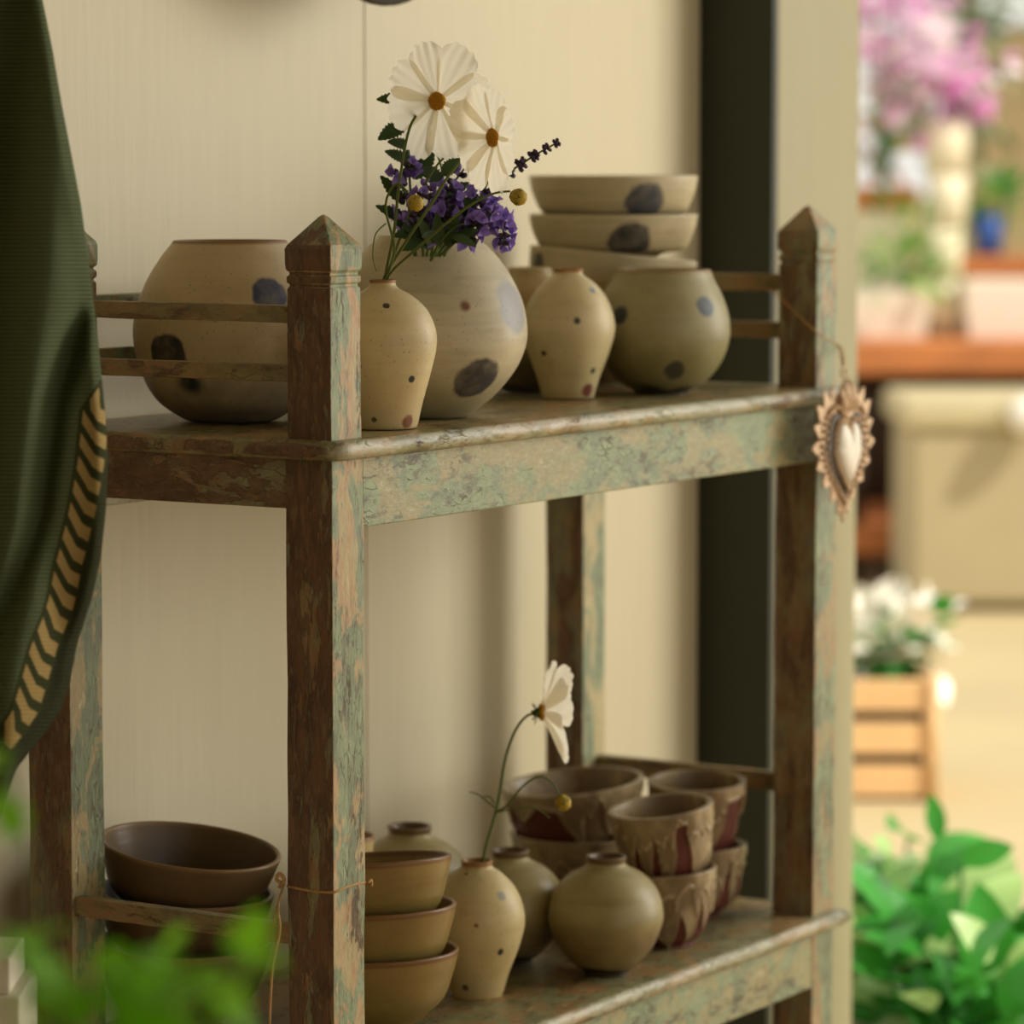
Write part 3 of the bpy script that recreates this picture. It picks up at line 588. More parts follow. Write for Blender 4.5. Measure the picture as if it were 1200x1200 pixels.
sage('purple sage sprig under the lower white flower', [v3(512, 300, D - .01), v3(540, 262, D - .03), v3(562, 232, D - .04), v3(576, 205, D - .04)], 7, 0.3, 1.45, 35, dark=0.62, leaves=[(v3(540, 250, D - .04), v3(562, 262, D - .05), 0.011)])
sage('purple sage sprig low on the right of the bunch, near the rim', [v3(515, 300, D - .02), v3(540, 278, D - .04), v3(560, 262, D - .05), v3(576, 250, D - .06)], 5, 0.3, 1.35, 36, dark=0.5)
sage('dusky sage sprig rising behind the yellow buds', [v3(500, 300, D + .01), v3(508, 260, D), v3(524, 225, D), v3(545, 196, D), v3(552, 176, D)], 8, 0.25, 1.5, 37, dark=0.85, leaves=[(v3(520, 235, D), v3(548, 214, D - .02), 0.012)])
sage('dusky sage sprig low on the left of the bunch', [v3(496, 300, D - .02), v3(494, 268, D - .05), v3(490, 244, D - .06), v3(502, 220, D - .06)], 6, 0.25, 1.3, 38, dark=0.5, leaves=[(v3(492, 270, D - .06), v3(462, 276, D - .07), 0.012), (v3(498, 282, D - .06), v3(470, 292, D - .07), 0.011)])
def twig(label, pts, lv, seed):
    t = thing('leafy_twig', label, 'leafy twig', (0.306, 0.098, ZT + 0.12), 'leafy twigs in the large round vase'); stemtube(pts, 0.0015, 0.0008, t, M_calyx)
    for (b, e, wd) in lv:
        mb = MB(); leaf(mb, b, e, wd, -FH + Vector((0, 0, 0.5)), 0.15, ser=0.3, n=18, droop=0.1); mb.build('leaf', M_leaf, t)
    finish(t)
twig('tall leafy green twig on the left edge of the bunch', [v3(486, 300, D), v3(482, 240, D - .01), v3(478, 180, D - .01), v3(474, 120, D - .01), v3(470, 90, D - .01)],
     [(v3(478, 118, D - .01), v3(442, 115, D - .02), 0.011), (v3(478, 145, D - .01), v3(443, 162, D - .02), 0.014), (v3(480, 150, D), v3(466, 118, D), 0.012), (v3(482, 172, D - .01), v3(455, 165, D - .02), 0.010), (v3(482, 190, D - .01), v3(452, 176, D - .02), 0.010),
      (v3(478, 195, D), v3(500, 160, D), 0.018), (v3(472, 100, D - .01), v3(482, 86, D), 0.008), (v3(474, 125, D), v3(488, 100, D), 0.010), (v3(484, 210, D), v3(508, 178, D), 0.016), (v3(474, 88, D - .01), v3(466, 84, D), 0.005), (v3(480, 160, D), v3(492, 138, D), 0.016)], 41)
twig('low dark leafy twig spilling over the rim of the large vase', [v3(505, 305, D - .02), v3(515, 285, D - .05), v3(530, 268, D - .07), v3(545, 262, D - .08)],
     [(v3(505, 292, D - .05), v3(478, 268, D - .07), 0.0095), (v3(508, 290, D - .05), v3(492, 256, D - .08), 0.0095), (v3(515, 288, D - .05), v3(512, 252, D - .08), 0.0100), (v3(522, 288, D - .05), v3(536, 252, D - .08), 0.0095), (v3(528, 284, D - .05), v3(558, 268, D - .07), 0.0095),
      (v3(500, 285, D - .04), v3(462, 256, D - .05), 0.0095), (v3(516, 275, D - .07), v3(496, 276, D - .09), 0.0085), (v3(530, 276, D - .07), v3(556, 286, D - .10), 0.0080), (v3(512, 270, D), v3(520, 238, D), 0.0105), (v3(500, 270, D), v3(488, 236, D), 0.0105)], 43)
twig('short leafy green twig low in the middle of the bunch', [v3(510, 300, D - .02), v3(520, 250, D - .04), v3(518, 200, D - .03), v3(508, 172, D - .02)],
     [(v3(518, 205, D - .03), v3(540, 186, D - .04), 0.013), (v3(520, 240, D - .04), v3(500, 228, D - .05), 0.012), (v3(520, 260, D - .05), v3(560, 226, D - .05), 0.010), (v3(515, 185, D - .03), v3(525, 160, D - .03), 0.016), (v3(518, 215, D - .03), v3(494, 196, D - .04), 0.014)], 42)

# cosmos in the lower vase
t = thing('cosmos_flower', 'single white cosmos seen from the side in the lower vase', 'flower', (0.409, 0.108, ZL + 0.13)); d0 = 3.73
stemtube([v3(562, 1060, d0), v3(567, 1004, d0), v3(583, 944, d0), v3(592, 890, d0), v3(603, 858, d0), v3(616, 840, d0), v3(628, 836, d0)], 0.0017, 0.0013, t)
cQ = v3(633, 835, d0)
cosmos(t, cQ, RT * 0.98 + FH * 0.22 + Vector((0, 0, 0.04)), 0.049, 0.5, 51, lifts=[0.5, 0.6, 0.78, 0.7, 0.5, 0.62, 0.8, 0.7], wf=1.3, twist=0.35)
stemtube([v3(580, 952, d0), v3(594, 944, d0 - .01), v3(612, 922, d0 - .02), v3(632, 910, d0 - .02), v3(648, 918, d0 - .02), v3(655, 932, d0 - .02)], 0.0012, 0.0009, t, name='side_stem')
bud(t, v3(660, 941, d0 - .02), RT * 0.5 + Vector((0, 0, -0.8)), 0.0082)
for pts in ([(582, 948), (572, 940), (560, 931), (550, 928)], [(582, 952), (600, 948), (625, 946), (644, 958)], [(580, 942), (574, 934), (566, 934)]):
    stemtube([v3(x, y, d0 - .01) for x, y in pts], 0.0010, 0.0005, t, name='leaf_tendril')
finish(t)

# ------------------------------------------------------------------ twine and pendant
M_twine = plain('jute_twine', (188, 150, 96), 0.85, 0.25, 600)
t = thing('twine', 'jute twine knotted around the front left post with a loose hanging end', 'twine', (0, 0, ZL + 0.18))
zt_ = on(389, 1046, 1, 0.0).z
h = 0.0262; c = 0.025
loop = [(c + h * math.cos(a) * 1.35, c + h * math.sin(a) * 1.35) for a in [math.pi / 4 + k * math.pi / 2 for k in range(4)]]
loop = [(min(max(x, c - h), c + h), min(max(y, c - h), c + h)) for x, y in loop]
pl = []
for k in range(4):
    a, b = loop[k], loop[(k + 1) % 4]
    for j in range(6): pl.append((a[0] + (b[0] - a[0]) * j / 6, a[1] + (b[1] - a[1]) * j / 6, zt_ + 0.0015 * math.sin((k * 6 + j) * 0.5)))
pl.append(pl[0]); MB().tube(pl, 0.0013, 6).build('loop', M_twine, t)
k0 = Vector((-0.0015, 0.053, zt_ + 0.002))
MB().tube(smoothpath([k0, k0 + Vector((-0.003, 0.006, 0.004)), k0 + Vector((-0.004, 0.002, 0.010)), k0 + Vector((-0.001, -0.001, 0.004)), k0 + Vector((-0.004, 0.003, -0.003))], 6), 0.0018, 6).build('knot', M_twine, t)
MB().tube(smoothpath([k0, v3(326, 1062, 3.30), v3(328, 1090, 3.30), v3(320, 1130, 3.30), v3(317, 1170, 3.30), v3(316, 1200, 3.30)], 5), [0.0012] * 25 + [0.0009], 6).build('loose_end', M_twine, t)
MB().tube(smoothpath([k0, v3(324, 1066, 3.30), v3(321, 1082, 3.30)], 5), 0.0010, 6).build('loose_end', M_twine, t)
kr = Vector((0.0515, -0.002, zt_)); MB().tube(smoothpath([kr, kr + Vector((0.004, -0.001, 0.002)), kr + Vector((0.006, 0, -0.004))], 4), 0.0014, 6).build('knot', M_twine, t)
finish(t)

def metal(name, c, rough, m=0.7, var=0.3):
    t = NT(name); n = t.noise(t.coord(), 90, 4); t.bump(n, 0.3, 0.001); t.b.inputs['Metallic'].default_value = m
    return t.done(t.mix(n, lin([v * (1 - var) for v in c]), lin(c)), rough)
M_cop = metal('aged_copper', (232, 196, 154), 0.5, 0.2); M_sil = metal('pale_silver', (240, 230, 210), 0.5, 0.1, 0.08); M_old = metal('dark_metal', (84, 68, 48), 0.5, 0.5)
HC = on(988, 532, 1, -0.034); t = thing('heart_pendant', 'ornate metal heart pendant with spiky border hanging from the right front post', 'pendant', HC)
def heart(a, w_, h_):                        # a: 0 at the top notch, going round
    sn = math.sin(a); x = 16 * math.copysign(abs(sn) ** (3.0 if math.cos(a) > 0 else 1.9), sn); y = 13 * math.cos(a) - 5 * math.cos(2 * a) - 2 * math.cos(3 * a) - math.cos(4 * a)
    y = y + 2.5; f = 1 + 0.10 * max(0, -y / 14.5) ; return (x / 16 * w_ * f * (1.12 if y < 4 else 1.0), y / 14.5 * h_)
def heartmesh(w_, h_, d, n, spikes=0, amp=0, dome=0.0, inner=None):
    mb = MB(); out = []; 
    for k in range(n):
        a = 2 * math.pi * k / n; x, z = heart(a, w_, h_)
        if spikes:
            f = 1 + amp * (1 - abs(((k * spikes / n) % 1) * 2 - 1)); x *= f; z *= f
        out.append((x, z))
    R = [1.0, 1.0, 0.92, 0.75, 0.5, 0.2, 0.02]; Y = [d * 0.5, -d * 0.5, -d * 0.5 - dome * 0.3, -d * 0.5 - dome * 0.7, -d * 0.5 - dome * 0.92, -d * 0.5 - dome, -d * 0.5 - dome]
    rings = [[(x * r, y, z * r) for x, z in out] for r, y in zip(R, Y)]
    return mb.loft(rings)
heartmesh(0.056, 0.060, 0.0022, 208, 26, 0.26, 0.0).build('spiky_border', M_cop, t, smooth=False)
def heartring(w_, h_, r, y, n=64, bead=0):
    mb = MB(); pts = [heart(2 * math.pi * k / n, w_, h_) for k in range(n)]
    for k, (x, z) in enumerate(pts):
        if bead: mb.lathe([(0.0001, r), (r * 0.7, r * 0.7), (r, 0), (r * 0.7, -r * 0.7), (0.0001, -r)], 8, Matrix.Translation((x, y, z)))
    if not bead: mb.tube([(x, y, z) for x, z in pts] + [(pts[0][0], y, pts[0][1])], r, 8)
    return mb
heartring(0.050, 0.053, 0.0030, -0.004, 54, 1).build('bead_border', M_cop, t)
heartmesh(0.043, 0.046, 0.003, 120, dome=0.001).build('backing', M_old, t, loc=(0, -0.002, 0))  # backing plate coloured darker than the borders
heartring(0.032, 0.038, 0.0026, -0.006, 48, 1).build('rope_border', M_cop, t, loc=(0.002, 0, 0))
heartmesh(0.026, 0.034, 0.004, 96, dome=0.006).build('center_heart', M_sil, t, loc=(0.002, -0.005, 0))
mb = MB()
for k in range(7):
    a = (k - 3) * 0.30; b = Vector((0.004 * (k - 3), 0, 0.042)); e = Vector((math.sin(a) * 0.024, -0.004, 0.052 + math.cos(a) * 0.032))
    mb.tube([b, b.lerp(e, 0.5) + Vector((0.003 * (-1) ** k, -0.004, 0)), e], [0.0036, 0.0050, 0.0008], 8)
mb.tube([(-0.013, -0.002, 0.046), (0, -0.005, 0.042), (0.013, -0.002, 0.046)], 0.004, 8)
mb.build('flame_crown', M_cop, t)
MB().tube([(0.006 * math.cos(k * math.pi / 8), 0, 0.089 + 0.006 * math.sin(k * math.pi / 8)) for k in range(17)], 0.0012, 6).build('hanging_ring', M_cop, t)
mb = MB()
for k in range(5):
    a = (k - 2) * 0.35; mb.tube([(0.004 * (k - 2), 0, -0.048 + 0.003 * abs(k - 2)), (math.sin(a) * 0.016, 0, -0.072 + 0.004 * abs(k - 2))], [0.0040, 0.0006], 6)
mb.build('tip_rays', M_cop, t)
sp = [on(907, 341, 0, L - P - 0.002), on(930, 364, 0, L - P - 0.0025), Vector((L - P - 0.001, -0.003, on(957, 392, 1, 0).z)), Vector((L - 0.012, -0.010, on(972, 408, 1, 0).z)), Vector((HC.x, -0.034, HC.z + 0.094))]
MB().tube([p - HC for p in smoothpath(sp, 5)], 0.0011, 6).build('string', M_twine, t)
MB().tube([Vector((L - P - 0.002, 0.06, sp[0].z)) - HC, Vector((L + 0.001, 0.053, sp[0].z)) - HC, Vector((L + 0.002, 0.0, sp[3].z)) - HC, Vector((HC.x, -0.034, HC.z + 0.094)) - HC], 0.0010, 6).build('string', M_twine, t)

# ------------------------------------------------------------------ green textile hanging at the left
def clothmat():
    t = NT('green_knit'); uv = t.new('ShaderNodeUVMap'); uv.uv_map = 'band'; s = t.new('ShaderNodeSeparateXYZ'); t.t.links.new(uv.outputs[0], s.inputs[0])
    u = t.math('MULTIPLY', s.outputs[0], 100.0); v = t.math('MULTIPLY', s.outputs[1], 100.0)
    left = t.math('MAXIMUM', t.math('SUBTRACT', 3.0, u), 0.0); right = t.math('MAXIMUM', t.math('SUBTRACT', u, 3.0), 0.0)
    vv = t.math('ADD', v, t.math('SUBTRACT', t.math('MULTIPLY', left, 1.35), t.math('MULTIPLY', right, 0.5)))
    fr = t.math('FRACT', t.math('DIVIDE', vv, 27.0)); tri = t.math('ABSOLUTE', t.math('SUBTRACT', fr, 0.5))
    n = t.noise(t.coord(), 120, 3); tri2 = t.math('ADD', tri, t.math('MULTIPLY', t.math('SUBTRACT', n, 0.5), 0.08))
    chev = t.math('MULTIPLY', t.step(tri2, 0.19, 0.24), t.step(t.math('ABSOLUTE', u), 16.5, 14.5))
    rib = t.math('SINE', t.math('MULTIPLY', v, 1.25)); kn = t.noise(t.coord(), 700, 2)
    green = t.mix(t.step(rib, -0.6, 0.8), lin((70, 80, 54)), lin((94, 104, 72)))
    bord = t.step(t.math('ABSOLUTE', u), 21, 19)
    green = t.mix(bord, green, lin((58, 62, 36)))
    side = t.step(u, 17, 20); green = t.mix(side, green, lin((50, 52, 32)))
    col = t.mix(chev, green, t.mix(kn, lin((150, 128, 80)), lin((178, 154, 98))))
    t.bump(t.math('ADD', t.math('MULTIPLY', rib, 0.5), kn), 0.5, 0.001); t.b.inputs['Sheen Weight'].default_value = 0.0
    return t.done(col, 0.9, 0.1)
def interp(tab, y):
    if y <= tab[0][0]: return tab[0][1]
    for (y0, a), (y1, b) in zip(tab, tab[1:]):
        if y <= y1: return a + (b - a) * (y - y0) / (y1 - y0)
    return tab[-1][1]
EDGE = [(-60, 38), (0, 50), (60, 62), (120, 72), (240, 95), (330, 107), (400, 115), (480, 123), (540, 127), (600, 124), (655, 118), (700, 108), (756, 90), (800, 82), (835, 70), (865, 48), (900, 20), (950, 2), (1000, -14)]
BAND = [(-60, 60), (400, 60), (440, 22), (480, -10), (540, -20), (580, -25), (660, -36), (720, -34), (800, -42), (860, -40), (1000, -40)]
FOLD = [(0, 60), (350, 100), (470, 62), (600, 44), (700, 12), (800, -20)]
D0 = 3.06; pos = []; uvs = []; NU, NV = 70, 150; mb = MB(); rows = []
for i in range(NV + 1):
    y = -60 + 1040 * i / NV; e = interp(EDGE, y); row = []
    for j in range(NU + 1):
        q = j / NU; x = -110 + (e + 110) * q
        fx = interp(FOLD, y); f1 = math.exp(-((x - fx) / 16) ** 2); g1 = math.exp(-((x - 6 - y * 0.02) / 20) ** 2)
        dd = 0.030 * f1 * min(1, max(0, (y - 250) / 120)) + 0.012 * math.sin(x * 0.055 + y * 0.004 + 1.2) + 0.02 * (1 - min(1, (e - x) / 14)) ** 2 + 0.018 * math.cos((x + y * 0.12) * 0.03)
        dd += 0.004 * noise.noise((x * 0.03, y * 0.008, 2))
        row.append(at(x, y, D0 + dd)); uvs.append(((x - e - interp(BAND, y)) / 100, y / 100))
    rows.append(row)
mb.loft(rows, closed=False, cap=False)
o = mb.build('knitted_shawl', clothmat()); tag(o, 'dark green knitted shawl with tan chevron border hanging at the left edge', 'shawl')
UV = o.data.uv_layers.new(name='band')
for lp in o.data.loops: UV.data[lp.index].uv = uvs[lp.vertex_index]
sm = o.modifiers.new('thick', 'SOLIDIFY'); sm.thickness = 0.004; sm.offset = 1
cen = at(30, 0, D0); o.data.transform(Matrix.Translation(-cen)); o.location = cen

# dark round thing on the wall at the top edge
pw = on(437, -190, 1, YW - 0.09)
t = thing('hanging_basket', 'dark round object on the cream wall, only its lower rim showing at the top', 'basket', (pw.x, pw.y, pw.z))
M_bas = plain('dark_woven', (58, 50, 34), 0.8, 0.3, 200)
Mx = frame((0, -1, 0.0), None)
zc_ = on(437, 4, 1, YW - 0.09).z; R_ = pw.z - zc_
MB().lathe([(R_ * 0.35, -0.085), (R_ * 0.75, -0.06), (R_ * 0.96, -0.02), (R_, 0.01), (R_ * 0.95, 0.012), (R_ * 0.9, -0.018), (R_ * 0.7, -0.045), (0.001, -0.055)], 64, Mx).build('bowl', M_bas, t)
MB().tube([Mx @ Vector((R_ * 0.99 * math.cos(k * math.pi / 24), R_ * 0.99 * math.sin(k * math.pi / 24), 0.012)) for k in range(49)], 0.005, 8).build('rim', M_bas, t)

# white tiered stand at the lower left corner
M_white = plain('white_paint_chipped', (216, 210, 186), 0.6, 0.1, 30)
pc = at(2, 1126, 3.0); rz = -YAW
t = thing('tiered_stand', 'white painted block stand cut off at the lower left corner', 'stand', (pc.x, pc.y, 0), rz=rz)
s_ = 3.0 / FPX; zt1 = at(10, 1124, 3.0).z; zt2 = at(20, 1167, 3.0).z
MB().box((-0.10, 0, zt2), (9 * s_, 0.09, zt1)).build('upper_block', M_white, t, bevel=0.002)
MB().box((-0.11, -0.01, 0), (22 * s_, 0.10, zt2)).build('lower_block', M_white, t, bevel=0.002)

# blurred green plant in front
M_fg = plain('bright_leaf', (140, 214, 44), 0.45, 0.2, 15, trans=0.5)
t = thing('leafy_plant', 'bright green leafy plant, closest thing to the viewer at the lower left', 'plant', at(150, 1500, 1.75)); t.location.z = 0
mb, st = MB(), MB(); r = random.Random(5)
clumps = [(60, 1165, 36, 6), (130, 1160, 40, 8), (200, 1170, 36, 8), (240, 1150, 40, 8), (290, 1120, 24, 4), (20, 1120, 30, 5), (180, 1130, 35, 6), (90, 1190, 60, 8), (230, 1195, 60, 8), (14, 930, 18, 3), (4, 890, 14, 3), (150, 1195, 60, 8), (40, 1110, 20, 2)]
root = at(140, 1500, 1.75)
for (x, y, sp_, n) in clumps:
    c = at(x, y, 1.75); st.tube(smoothpath([Vector((root.x, root.y, 0.02)), root.lerp(c, 0.4) + Vector((0, 0, -0.05)), c], 6), 0.0016, 5)
    for k in range(n):
        b = at(x + r.uniform(-sp_, sp_), y + r.uniform(-sp_, sp_) * 0.55, 1.75 + r.uniform(-0.08, 0.1)); d = Vector((r.uniform(-1, 1), r.uniform(-1, 1), r.uniform(-0.5, 0.6))).normalized()
        leaf(mb, b, b + d * r.uniform(0.022, 0.036), r.uniform(0.014, 0.022), Vector((r.uniform(-.4, .4), r.uniform(-.4, .4), 1)), 0.1, n=6, droop=0.2)
        st.tube([c, b], 0.0006, 4)
mb.build('foliage', M_fg, t); st.build('stems', M_stem, t)
MB().lathe([(0.10, 0), (0.12, 0.2), (0.125, 0.22), (0.11, 0.22), (0.10, 0.18), (0.001, 0.18)], 40, Matrix.Translation((root.x, root.y, 0))).build('pot', plain('terracotta', (150, 84, 52)), t)
finish(t)

# ------------------------------------------------------------------ the yard beyond the wall
def bgframe(x, y, d, z=None):
    p = at(x, y, d)
    if z is not None: p.z = z
    return p
M_ground = plain('sandy_ground', (188, 170, 130), 0.85, 0.08, 1.5)
struct(MB().box((1.7, -8, -0.1), (22, 14, 0.0)).build('floor_yard', M_ground, smooth=False))
M_owood = plain('orange_wood', (190, 118, 66), 0.55, 0.25, 6); M_dwood = plain('dark_wood', (66, 50, 34), 0.7, 0.3, 5)
M_bin = plain('grey_beige_metal', (184, 170, 134), 0.6, 0.1, 3); M_cream = plain('cream_glaze', (236, 226, 196), 0.4, 0.06, 10); M_wht = plain('white_ceramic', (244, 240, 228), 0.35, 0.03, 10)
M_pink = plain('pink_petal', (240, 166, 218), 0.5, 0.2, 30, trans=0.3); M_pale = plain('pale_pink_petal', (252, 234, 242), 0.5, 0.08, 30, trans=0.3)
M_green = plain('garden_leaf', (58, 140, 48), 0.4, 0.35, 8, trans=0.25); M_lgreen = plain('light_leaf', (150, 186, 96), 0.4, 0.2, 8, trans=0.3)
M_blue = plain('blue_ceramic', (58, 96, 178), 0.3, 0.1, 20); M_yel = plain('yellow_petal', (230, 196, 60), 0.5, 0.1, 20); M_orange = plain('woven_orange', (214, 146, 84), 0.7, 0.2, 60)
DT = 11.0; K = DT / FPX
def wf(x, d): return (x - 600) * d / FPX      # metres right of the view axis
tp = at(1180, 400, DT); tz = tp.z
t = thing('wooden_table', 'orange wood table with a lower shelf far behind, out of focus', 'table', (tp.x, tp.y, 0), rz=-YAW)
xl, xr = (975 - 1180) * K, (1500 - 1180) * K
MB().box((xl, 0, tz - 0.10), (xr, 0.9, tz)).build('tabletop', M_owood, t, bevel=0.01)
for px_ in (xl + 0.02, xr - 0.10):
    for py_ in (0.04, 0.8): MB().box((px_, py_, 0), (px_ + 0.08, py_ + 0.08, tz - 0.10)).build('leg', M_dwood, t)
zs = at(1030, 618, DT).z; MB().box((xl, 0.0, zs - 0.09), (xr, 0.85, zs)).build('lower_shelf', M_owood, t, bevel=0.01)
MB().box((xl, 0.84, zs), (xr, 0.87, tz - 0.10)).build('shade_panel', M_dwood, t)  # dark panels added for the shade below the tabletop
MB().box((xl, 0.84, 0), (xr, 0.87, zs - 0.09)).build('shade_panel', M_dwood, t)
def bgpot(name, label, cat, x0, x1, y0, y1, d, mat, taper=0.8, base_z=None, group=None, square=False):
    c = at((x0 + x1) / 2, (y0 + y1) / 2, d); r_ = (x1 - x0) / 2 * d / FPX; zb = base_z if base_z is not None else at(x0, y1, d).z; zt2_ = at(x0, y0, d).z
    H = zt2_ - zb; mb = MB()
    if square:
        o = mb.lathe([(r_ * 1.3 * taper, 0), (r_ * 1.41, H), (r_ * 1.3, H), (r_ * 1.2 * taper, 0.02), (0.001, 0.02)], 4, Matrix.Rotation(math.pi / 4, 4, 'Z')).build(name, mat, loc=(c.x, c.y, zb), smooth=False, rot=(0, 0, -YAW))
    else: o = mb.lathe([(r_ * taper, 0), (r_ * (taper + 1) / 2, H * 0.5), (r_, H), (r_ * 0.93, H), (r_ * taper * 0.9, 0.015), (0.001, 0.015)], 32).build(name, mat, loc=(c.x, c.y, zb))
    return tag(o, label, cat, group), c, zb, zt2_
DTT = DT + 0.35
bgpot('white_planter', 'white trough on the far table beside the wall edge', 'planter', 990, 1088, 338, 404, DTT, M_wht, 0.9, tz, square=True)
bgpot('white_planter', 'white trough on the far table at the right picture edge', 'planter', 1122, 1235, 328, 404, DTT, M_wht, 0.9, tz, square=True)
for k, (y0, y1, x0, x1) in enumerate([(330, 404, 1084, 1124), (268, 332, 1082, 1128), (205, 270, 1086, 1134), (140, 208, 1082, 1136)]):
    bgpot('cream_jar', ['cream jar, lowest of the tall blurred stack on the far table', 'cream jar, second from the bottom of the tall blurred stack', 'cream jar, third from the bottom of the tall blurred stack', 'cream jar, topmost of the tall stack below the pink flowers'][k], 'jar', x0, x1, y0, y1, DTT, M_cream, 0.85, max(tz, at(0, y1, DTT).z), 'stack of cream jars on the far table')
# raised shelf with a cream box and a riser at the right
def bgbox(name, label, cat, x0, x1, y0, y1, d, depth, mat, zb=None, group=None):
    c = at((x0 + x1) / 2, y1, d); hw = (x1 - x0) / 2 * d / FPX; b = c.z if zb is None else zb; H = at(x0, y0, d).z - b
    o = MB().box((-hw, 0, 0), (hw, depth, H)).build(name, mat, loc=(c.x, c.y, b), rot=(0, 0, -YAW), bevel=0.008); return tag(o, label, cat, group)
bgbox('cream_box', 'cream box behind the trough near the wall edge', 'box', 985, 1062, 248, 404, DTT + 0.14, 0.2, M_cream, tz)
bgbox('wicker_box', 'tan wicker box stacked on the cream box near the wall edge', 'box', 985, 1075, 218, 248, DTT + 0.14, 0.2, M_orange, at(0, 248, DTT + 0.14).z + 0.0)
bgbox('riser_box', 'brown wooden riser under the blue pot on the far table', 'box', 1110, 1300, 300, 404, DTT + 0.22, 0.2, M_owood, tz)
zr = at(0, 300, DTT + 0.22).z
def clump(name, label, cat, x, y, rx, ry, d, mats, n, ls, lw, seed, pot_=None, up=0.3, zfoot=None, group=None):
    """a plant: foliage and flower heads round a centre, on stems down to its foot"""
    c = at(x, y, d); foot = Vector((c.x, c.y, zfoot if zfoot is not None else c.z - ry * d / FPX * 1.2)); t = thing(name, label, cat, foot, group); r = random.Random(seed)
    for (pn, m, frac, sz) in mats:
        mb = MB()
        for k in range(int(n * frac)):
            a, b_, e_ = r.gauss(0, 0.5), r.gauss(0, 0.5), r.gauss(0, 0.4)
            p = c + RT * a * rx * d / FPX + Vector((0, 0, 1)) * b_ * ry * d / FPX + FH * e_ * rx * d / FPX
            dr = (RT * a + Vector((0, 0, up + b_)) + FH * e_ * 0.6 + Vector((r.uniform(-.5, .5), r.uniform(-.5, .5), r.uniform(-.4, .4)))).normalized()
            leaf(mb, p, p + dr * ls * sz * r.uniform(0.7, 1.2), lw * sz * r.uniform(0.8, 1.2), Vector((r.uniform(-.7, .7), r.uniform(-.7, .7), 1)), 0.15, n=6, droop=0.25)
        mb.build(pn, m, t)
    st = MB()
    for k in range(7):
        p = c + RT * r.gauss(0, 0.35) * rx * d / FPX + FH * r.gauss(0, 0.3) * rx * d / FPX + Vector((0, 0, r.uniform(-0.2, 0.4) * ry * d / FPX)); st.tube([foot, foot.lerp(p, 0.5) + Vector((0, 0, 0.01)), p], 0.004, 5)
    st.build('stems', M_green, t); finish(t); return t
clump('flowering_plant', 'pink blossoms at the very top of the picture beside the wall edge', 'flowers', 1040, 12, 52, 55, DTT, [('blossoms', M_pink, 0.8, 1.0), ('pale_blossoms', M_pale, 0.5, 1.0)], 70, 0.07, 0.07, 61, zfoot=at(0, 218, DTT + .14).z)
clump('flowering_plant', 'pale pink blossoms in the jar stack on the far table', 'flowers', 1085, 82, 68, 48, DTT, [('blossoms', M_pink, 0.45, 1.0), ('pale_blossoms', M_pale, 0.9, 1.0)], 90, 0.07, 0.07, 62, zfoot=at(0, 150, DTT).z)
clump('flowering_plant', 'deep pink blossom cluster low at the right of the pink flowers', 'flowers', 1128, 112, 30, 34, DTT, [('blossoms', M_pink, 1.0, 1.0)], 36, 0.06, 0.06, 63, zfoot=at(0, 150, DTT).z)
clump('potted_foliage', 'orange and yellow flowers near the wall edge under the pink blossoms', 'flowers', 1036, 165, 36, 60, DTT + 0.1, [('orange_flowers', M_orange, 0.5, 0.8), ('pale_blossoms', M_pale, 0.3, 0.8), ('leaves', M_green, 0.25, 0.9), ('yellow_flowers', M_yel, 0.2, 0.8)], 70, 0.06, 0.05, 64, zfoot=at(0, 218, DTT + .14).z)
clump('potted_foliage', 'light green foliage above the trough near the wall edge', 'plant', 1058, 306, 48, 42, DTT - 0.1, [('leaves', M_lgreen, 0.7, 1), ('dark_leaves', M_green, 0.4, 1)], 60, 0.07, 0.035, 65, zfoot=tz + 0.12)
clump('potted_foliage', 'green foliage above the blue pot on the far table', 'plant', 1162, 236, 34, 26, DTT + 0.28, [('leaves', M_green, 0.8, 1), ('light_leaves', M_lgreen, 0.3, 1)], 50, 0.07, 0.035, 66, zfoot=zr + 0.02)
bgpot('blue_pot', 'small blue pot on the riser of the far table', 'pot', 1138, 1178, 252, 300, DTT + 0.30, M_blue, 0.8, zr)
# bin
tb = at(1180, 690, 10.4); 
t = thing('storage_bin', 'large grey-beige bin with an overhanging lid in front of the far table', 'bin', (tb.x, tb.y, 0), rz=-YAW); kk = 10.4 / FPX
zt1 = at(1180, 466, 10.4).z; zt2 = at(1180, 502, 10.4).z
MB().box((-112 * kk, 0, 0.02), (170 * kk, 0.55, zt2)).build('body', M_bin, t, bevel=0.02); MB().box((-124 * kk, -0.02, zt2), (180 * kk, 0.58, zt1)).build('lid', plain('pale_lid', (196, 184, 146), 0.5), t, bevel=0.02)
pb = at(1198, 490, 10.25); MB().lathe([(0.001, -0.055), (0.04, -0.04), (0.056, 0), (0.04, 0.04), (0.001, 0.056)], 24).build('bokeh_ball', M_wht, t, loc=Vector((18 * kk, -0.06, (zt1 + zt2) / 2)))  # white ball added as an out-of-focus highlight on the lid
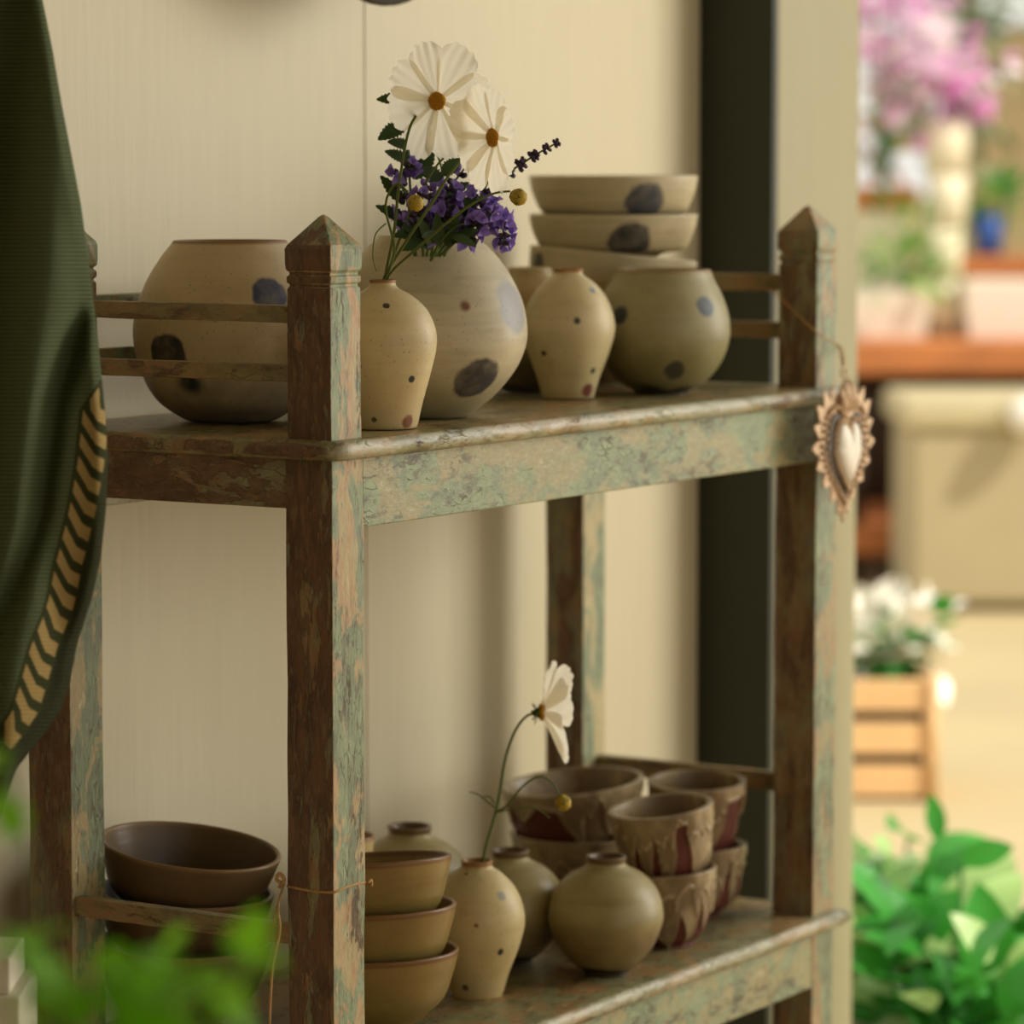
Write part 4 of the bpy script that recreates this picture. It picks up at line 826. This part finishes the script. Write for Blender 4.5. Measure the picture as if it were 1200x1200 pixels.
# far wall with sky above
M_far = plain('tan_plaster', (170, 150, 112), 0.8, 0.1, 1.0)
tf = at(1330, 33, 14.2); o = MB().box((-0.62, 0, 0), (4, 0.15, tf.z)).build('wall_far', M_far, loc=(tf.x, tf.y, 0), rot=(0, 0, -YAW), smooth=False); struct(o)
tf2 = at(1000, 230, 14.8); o = MB().box((-3, 0, 0), (2.3, 0.1, tf2.z)).build('wall_yard', plain('pale_plaster', (214, 200, 160), 0.8, 0.1, 1.0), loc=(tf2.x, tf2.y, 0), rot=(0, 0, -YAW), smooth=False); struct(o)
clump('garden_shrub', 'grey-green shrub far behind the pink flowers', 'shrub', 1120, 20, 60, 150, 13.6, [('leaves', plain('grey_green_leaf', (140, 156, 124), 0.5, 0.2, 5), 1, 1)], 260, 0.12, 0.07, 67, zfoot=0)
# crate with white flowers
tc = at(1035, 930, 7.3); kk = 7.3 / FPX; zt1 = at(1035, 788, 7.3).z
M_crate = plain('pale_crate_wood', (226, 184, 132), 0.6, 0.12, 8)
t = thing('wooden_crate', 'pale slatted wooden crate holding a white flowering plant beside the wall edge', 'crate', (tc.x, tc.y, 0), rz=-YAW)
for k in range(3):
    z0 = zt1 * k / 3 + 0.01; z1 = zt1 * (k + 1) / 3 - 0.012; mb = MB()
    mb.box((-90 * kk, 0, z0), (64 * kk, 0.015, z1)).box((-90 * kk, 0.235, z0), (64 * kk, 0.25, z1)).box((49 * kk, 0.015, z0), (64 * kk, 0.235, z1)).box((-90 * kk, 0.015, z0), (-75 * kk, 0.235, z1)); mb.build('slat_band', M_crate, t, bevel=0.003)
MB().box((-88 * kk, 0.018, 0.0), (48 * kk, 0.232, zt1 - 0.03)).build('liner', M_dwood, t)
for x_ in (-88, 52): MB().box((x_ * kk, -0.012, 0), (x_ * kk + 0.02, 0.0, zt1)).build('corner_post', M_crate, t)
clump('flowering_plant', 'white flowering plant growing in the pale crate', 'flowers', 1040, 752, 62, 42, 7.45, [('blossoms', M_wht, 1.0, 1.0), ('leaves', M_green, 0.45, 0.9)], 110, 0.06, 0.06, 68, zfoot=zt1 - 0.03)
# broad-leaved plant at the lower right
M_bl = plain('broad_leaf', (62, 142, 52), 0.32, 0.45, 9, trans=0.25); M_bl2 = plain('variegated_leaf', (172, 204, 130), 0.35, 0.2, 9, trans=0.25)
def broad(label, x, y, d, n, seed, spread, hgt, cat='plant', specials=()):
    c = at(x, y, d); foot = Vector((c.x, c.y, 0.0)); t = thing('broad_leaved_plant', label, cat, foot); r = random.Random(seed); a1, a2, st = MB(), MB(), MB()
    for k in range(n):
        a = r.gauss(0, 0.5) * spread * d / FPX; hz = r.uniform(-1, 0.45) * hgt * d / FPX; e_ = r.gauss(0, 0.12)
        p = Vector((c.x, c.y, c.z + hz)) + RT * a + FH * e_; out = (RT * (a * 4 + r.uniform(-.6, .6)) - FH * r.uniform(-0.3, 0.9) + Vector((0, 0, r.uniform(-0.1, 0.9)))).normalized()
        ln = r.uniform(0.08, 0.13); p.z = max(p.z, 0.02); leaf(a2 if r.random() < 0.38 else a1, p, p + out * ln, ln * 0.62, Vector((r.uniform(-.5, .5), r.uniform(-.5, .5), 1)) - FH * 0.5, 0.14, n=10, droop=0.35)
        st.tube([Vector((foot.x + a * .3, foot.y, 0.05)), p], 0.003, 5)
    for (x0, y0, x1, y1, wd) in specials: leaf(a1, at(x0, y0, d - .1), at(x1, y1, d - .1), wd, -FH + Vector((0, 0, .6)), 0.12, n=10, droop=0.1); st.tube([foot, at(x0, y0, d - .1)], 0.003, 5)
    a1.build('leaves', M_bl, t); a2.build('light_leaves', M_bl2, t); st.build('stems', M_bl, t)
    finish(t)
broad('leafy green plant at the lower right beside the wall edge', 1040, 1075, 5.45, 95, 71, 110, 120, specials=[(1100, 985, 1092, 930, 0.03)])
broad('broad leaved green plant at the lower right corner', 1130, 1140, 5.25, 90, 72, 110, 100, specials=[(1125, 1010, 1188, 990, 0.04)])
broad('green plant behind the pair in the lower right corner', 1185, 1150, 5.8, 30, 73, 60, 60)
